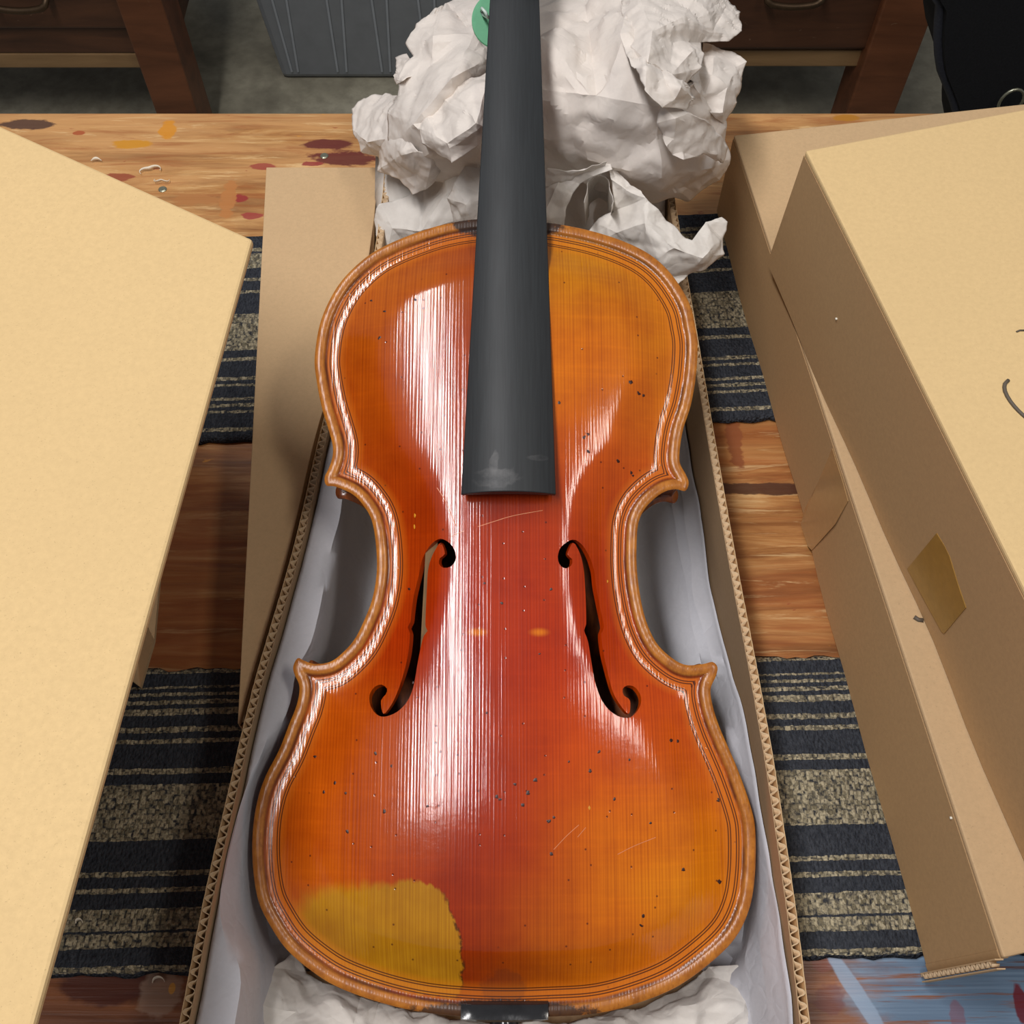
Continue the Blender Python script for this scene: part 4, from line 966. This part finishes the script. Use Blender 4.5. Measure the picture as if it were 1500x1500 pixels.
dd = (Bm-A2)/np.linalg.norm(Bm-A2); de = (b2-a2)/np.linalg.norm(b2-a2); dw = (C2-A2)/np.linalg.norm(C2-A2)
LN = .56
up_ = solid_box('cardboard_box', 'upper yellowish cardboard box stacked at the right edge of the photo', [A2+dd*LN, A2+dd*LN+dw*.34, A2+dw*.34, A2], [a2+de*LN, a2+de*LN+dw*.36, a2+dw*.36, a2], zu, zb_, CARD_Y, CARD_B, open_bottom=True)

# tape patches and pen marks on their faces
def onface(px, py, p0, p1, p2, lift=.0004):       # hit the plane of a box face
    p0, p1, p2 = map(np.array, (p0, p1, p2)); n = np.cross(p1-p0, p2-p0); n = n/np.linalg.norm(n)
    r = ray(px, py); 
    if np.dot(n, r) > 0: n = -n
    return _C+r*(float(np.dot(p0+n*lift-_C, n))/float(np.dot(r, n)))
from mathutils.bvhtree import BVHTree
def onmesh(px, py, parent, lift):
    best = None
    for o in parent.children:
        if not o.name.startswith('side_panel'): continue
        t = BVHTree.FromPolygons([v.co for v in o.data.vertices], [tuple(p.vertices) for p in o.data.polygons])
        h = t.ray_cast(Vector(_C), Vector(ray(px, py)))
        if h[0] is not None and (best is None or h[3] < best[0]):
            n = h[1] if h[1].dot(Vector(ray(px, py))) < 0 else -h[1]; best = (h[3], h[0], n)
    if best is None: return Vector(onface(px, py, *(faceU if parent is up_ else faceL), lift))
    return best[1]+best[2]*lift
def patch(name, pxs, face, mat, parent, label=None, lift=.0003):
    g = Geo(); P = [onmesh(x, y, parent, .0005) for x, y in pxs]; Q = [onmesh(x, y, parent, .0001) for x, y in pxs]
    g.hexa([tuple(p) for p in Q], [tuple(p) for p in P]); o = g.obj(name, mat, parent)
    if label: o['label'] = label
    return o
f3 = lambda p, z: (p[0], p[1], z)
faceU = (f3(a2, zb_), f3(b2, zb_), f3(A2, zu-.004)); faceL = (f3(An, .0055), f3(Bn, .0055), f3(A, zq-.004))
TAPE = plain('brown_tape', srgb(160, 122, 58), 0.3, 0, .5, 200, .08); TAPE2 = plain('faint_tape', srgb(178, 142, 96), 0.25, 0, .6, 200, .05)
patch('tape', [(1373,781),(1330,833),(1350,870),(1380,925),(1384,928),(1416,890),(1404,855),(1392,815),(1385,800)], faceU, TAPE, up_, 'brown translucent tape patch')
patch('tape', [(1220,657),(1200,705),(1180,745),(1173,768),(1183,800),(1190,806),(1224,768),(1243,734),(1236,708)], faceL, TAPE2, low, 'clear brown tape patch')
INK = plain('grey_ink', srgb(92, 82, 70), 0.6)
def pen(pts, r, parent, z):
    P = catmull([gz(x, y, z+.0003) for x, y in pts], .003, False); Geo().tube(P, r, 6).obj('pen_mark', INK, parent, True)
pen([(1477, 557), (1472, 562), (1472, 573), (1480, 588), (1492, 602), (1503, 612)], .0010, up_, zu)
pen([(1339, 904), (1345, 908), (1352, 909)], .0013, low, zq)
pen([(1489, 486), (1494, 484), (1502, 484)], .0005, up_, zu)
SPK = plain('white_speck', srgb(240, 236, 220), .6)
for (px, py, f, par_) in ((1226, 467, faceU, up_), (1394, 1198, faceL, low)):
    p = np.array(onmesh(px, py, par_, .0003)); Geo().tube([p-np.array([.0006, 0, 0]), p+np.array([.0006, 0, 0])], .0007, 8).obj('paint_speck', SPK, par_, True)
# corrugated cut edge at the near end of the lower box
g = Geo(); p = gz(1362, 1427, .012); q = gz(1470, 1401, .080)
pts = []
n = 90
for i in range(n+1):
    t = i/n; x, y = gz(1364+(1467-1364)*t, 1429+(1402-1429)*t, .0)[0:2]; z = .010+(zq-.012-.010)*t
    base = np.array([Bn[0]+(B[0]-Bn[0])*t, Bn[1]+(B[1]-Bn[1])*t]); z = .0055+(zq-.004-.0055)*t
    off = -.0022+.0015*sin(t*2*pi*15)
    pts.append((base[0]-.0042, base[1]+off, z))
V_ = pts+[(x+.0036, y, z) for x, y, z in pts]; F_ = [(i, i+1, n+2+i, n+1+i) for i in range(n)]
o = mesh_obj('flute', V_, F_, FLUTE, low, True); s = o.modifiers.new('t', 'SOLIDIFY'); s.thickness = .0005
lin = [(Bn[0]+(B[0]-Bn[0])*t-.0042, Bn[1]+(B[1]-Bn[1])*t-.0044, .0055+(zq-.0055)*t) for t in (0, .5, 1)]
for dy in (0, .0040):
    V_ = [(x, y+dy, z) for x, y, z in lin]+[(x+.0040, y+dy, z) for x, y, z in lin]
    o = mesh_obj('liner_edge', V_, [(0, 1, 4, 3), (1, 2, 5, 4)], CARD_T, low); s = o.modifiers.new('t', 'SOLIDIFY'); s.thickness = .0006

# ------------------------------------------------------------------ background furniture
def wood_dark(name, c1, c2, rough=.45):
    m = M(name); v = m.geo(); g1 = m.noise(m.mp(v, (3, 20, 20)), 1.5, 5, .6, .6); sc = m.noise(m.mp(v, (20, 20, 30)), 2.0, 5, .7, 1.5)
    col = m.mix(m.mr(g1, .3, .7), c1, c2); col = m.mix(m.mr(sc, .66, .72, 0, .35), col, srgb(150, 124, 100))
    m.set(Base_Color=col, Roughness=rough, Normal=m.bump(g1, .2, .002)); return m.m
DW = wood_dark('dark_drawer_wood', srgb(60, 36, 24), srgb(90, 56, 36)); LW = wood_dark('reddish_leg_wood', srgb(88, 50, 28), srgb(118, 70, 42)); PW = wood_dark('pale_rail_wood', srgb(118, 90, 58), srgb(150, 118, 80))
BRS = plain('dull_brass', srgb(84, 66, 48), .45, .7)
YD = 1.72
def fpoly(name, pxs, Y, depth, mat, parent, bevel=.003):
    g = Geo(); P = [gy(x, y, Y) for x, y in pxs]; g.hexa([tuple(p) for p in P], [(p[0], p[1]+depth, p[2]) for p in P]); return g.obj(name, mat, parent, bevel=bevel)
def down(px0, px1, py0, py1):  # x of an upright's edge where it meets the floor
    pass
def desk(label, X0, X1, legs, ztop, dr0, rail, pale, handles):
    e = empty('wooden_desk', ((X0+X1)/2, YD+.25, FLOOR_Z)); tag(e, label, 'desk')
    z = lambda py: float(gy(750, py, YD)[2])
    Geo().box(X0, X1, YD-.02, YD+.55, ztop-.035, ztop).obj('desktop', LW, e, bevel=.004)
    zd0 = z(dr0)+.004
    Geo().box(X0+.06, X1-.06, YD-.012, YD+.01, zd0, zd0+.16).obj('drawer', DW, e, bevel=.006)
    Geo().box(X0+.06, X1-.06, YD-.012, YD+.01, zd0+.17, ztop-.05).obj('drawer', DW, e, bevel=.006)
    Geo().box(X0+.05, X1-.05, YD+.0, YD+.02, z(rail), z(dr0)).obj('rail', DW, e, bevel=.003)
    Geo().box(X0+.03, X1-.03, YD+.0, YD+.035, z(pale), z(rail)-.001).obj('rail', PW, e, bevel=.003)
    Geo().box(X0+.05, X1-.05, YD+.012, YD+.50, z(pale)+.005, ztop-.035).obj('carcass', DW, e)
    for (x0, x1, y0) in legs:
        Geo().box(x0, x1, y0, y0+.09, FLOOR_Z, ztop-.035).obj('leg', LW, e, bevel=.004)
    for (hx, hw, hz) in handles:
        pts = [(hx-hw, YD-.012, hz+.02), (hx-hw, YD-.034, hz+.010), (hx-hw*.8, YD-.040, hz), (hx, YD-.042, hz-.004), (hx+hw*.8, YD-.040, hz), (hx+hw, YD-.034, hz+.010), (hx+hw, YD-.012, hz+.02)]
        Geo().tube(catmull(pts, .01, False), .006, 8).obj('handle', BRS, e, True)
    return e
xl0 = gy(190, 60, YD-.03)[0]; xl1 = gy(255, 60, YD-.03)[0]
zt_ = -.10
hL = gy(28, 12, YD-.04)
desk('old dark wooden desk with a drawer behind the bench, left of the grey tub', xl0-.95, xl1+.02, [(xl0, xl1, YD-.03), (xl0-.14, xl1-.14, YD+.42), (xl0-.95, xl0-.86, YD-.03), (xl0-.95, xl0-.86, YD+.42)], zt_, 40, 78, 100, [(hL[0], .05, float(hL[2]))])
xr0 = gy(1276, 60, YD-.03)[0]; xr1 = gy(1352, 60, YD-.03)[0]
hR = gy(1163, 6, YD-.04)
desk('old dark wooden desk with a drawer behind the bench, right of the packing paper', xr0-.40, xr1+.01, [(xr0, xr1, YD-.03), (xr0, xr1, YD+.42), (xr0-.40, xr0-.31, YD-.03), (xr0-.40, xr0-.31, YD+.42)], zt_, 70, 73, 98, [(hR[0], .05, float(hR[2]))])
# grey plastic tub with moulded ribs
TUB = plain('grey_plastic', srgb(122, 126, 130), .45, 0, .4, 30, .06)
YB = 1.93
bl_ = gy(412, 108, YB); br_ = gy(640, 112, YB); tl_ = gy(372, -25, YB-.03); 
tub = empty('storage_tub', (float(bl_[0]+br_[0])/2, YB+.15, FLOOR_Z)); tag(tub, 'grey ribbed plastic storage tub on the floor behind the packing paper', 'storage tub')
zb0 = FLOOR_Z+.002; H_ = .62; bx0, bx1 = float(gy(412, 108, YB)[0]), .02; YB2 = YB
t_ = lambda z: (z-zb0)/H_
x_l = lambda z: bx0-.055*t_(z); x_r = lambda z: bx1+.055*t_(z); y_f = lambda z: YB-.045*t_(z); y_b = lambda z: YB+.30+.045*t_(z)
z1_ = zb0+H_
Geo().hexa([(x_l(zb0), y_f(zb0), zb0), (x_r(zb0), y_f(zb0), zb0), (x_r(zb0), y_b(zb0), zb0), (x_l(zb0), y_b(zb0), zb0)], [(x_l(z1_), y_f(z1_), z1_), (x_r(z1_), y_f(z1_), z1_), (x_r(z1_), y_b(z1_), z1_), (x_l(z1_), y_b(z1_), z1_)]).obj('tub_body', TUB, tub, bevel=.012)
Geo().box(x_l(z1_)-.02, x_r(z1_)+.02, y_f(z1_)-.02, y_b(z1_)+.02, z1_, z1_+.025).obj('lid', TUB, tub, bevel=.008)
RIB = plain('light_rib', srgb(150, 156, 162), .45, 0, .4, 30, .06)
for (pb, pt0) in ((428, 398), (437, 419), (495, 478), (508, 500), (560, 544), (572, 566), (626, 612), (640, 636)):
    p = gy(pb, 104, YB); q = gy(pt0, 0, YB-.02)
    zA = zb0+.02; zB = float(q[2]); zC = z1_-.01
    xA = float(p[0]); xB = float(q[0]); xC = xA+(xB-xA)*(zC-zA)/(zB-zA)
    g = Geo(); w_ = .0022
    g.hexa([(xA-w_, y_f(zA)-.003, zA), (xA+w_, y_f(zA)-.003, zA), (xA+w_, y_f(zA)+.002, zA), (xA-w_, y_f(zA)+.002, zA)], [(xC-w_, y_f(zC)-.003, zC), (xC+w_, y_f(zC)-.003, zC), (xC+w_, y_f(zC)+.002, zC), (xC-w_, y_f(zC)+.002, zC)])
    g.obj('rib', RIB, tub)
# black padded bag standing at the right
BAG = plain('black_nylon', srgb(20, 21, 24), .8, 0, .3, 400, .3, .3); PIPE = plain('bag_piping', srgb(46, 48, 56), .6, 0, .4, 300, .2)
YG = 1.18
bag = empty('black_bag', tuple(float(k) for k in (gy(1440, 100, YG)[0], YG+.05, FLOOR_Z))); tag(bag, 'black padded bag with dark piping standing beyond the bench at the top right corner', 'bag')
bo = [(1378,-60),(1377,0),(1374,50),(1378,95),(1392,130),(1403,165),(1425,260),(1640,270),(1700,120),(1700,-60)]
P = catmull([gy(x, y, YG) for x, y in bo], .03, True)
cenb = P.mean(0); g = Geo(); n = len(P)
rings = [(1.0, 0.0, 0), (1.0, .10, 0), (.97, .115, 0)]
fr = [cenb+(p-cenb)*.97-np.array([0, .018, 0]) for p in P]
g.v = [tuple(p) for p in fr]+[tuple(p) for p in P]+[(p[0], p[1]+.10, p[2]) for p in P]+[(p[0], p[1]+.118, p[2]) for p in (cenb+(P-cenb)*.97)]
for r_ in range(3): g.f += [(r_*n+i, r_*n+(i+1) % n, (r_+1)*n+(i+1) % n, (r_+1)*n+i) for i in range(n)]
g.f += [tuple(range(n)), tuple(3*n+i for i in range(n))]
g.obj('bag_body', BAG, bag, True, 50)
Geo().tube([tuple(p-np.array([0, .004, 0])) for p in P], .007, 8, True).obj('piping', PIPE, bag, True)
rc = gy(1480, 146, YG-.03); g = Geo()
g.tube([(rc[0]+.015*cos(a*2*pi/20), rc[1]-.004, rc[2]+.019*sin(a*2*pi/20)) for a in range(20)], .0022, 8, True); g.obj('metal_ring', STEEL, bag, True)
# the bag's stand on the floor
lowz = float(P[:, 2].min()); Geo().box(cenb[0]-.10, cenb[0]+.12, YG+.01, YG+.09, FLOOR_Z, lowz+.03).obj('bag_base', BAG, bag, bevel=.01)
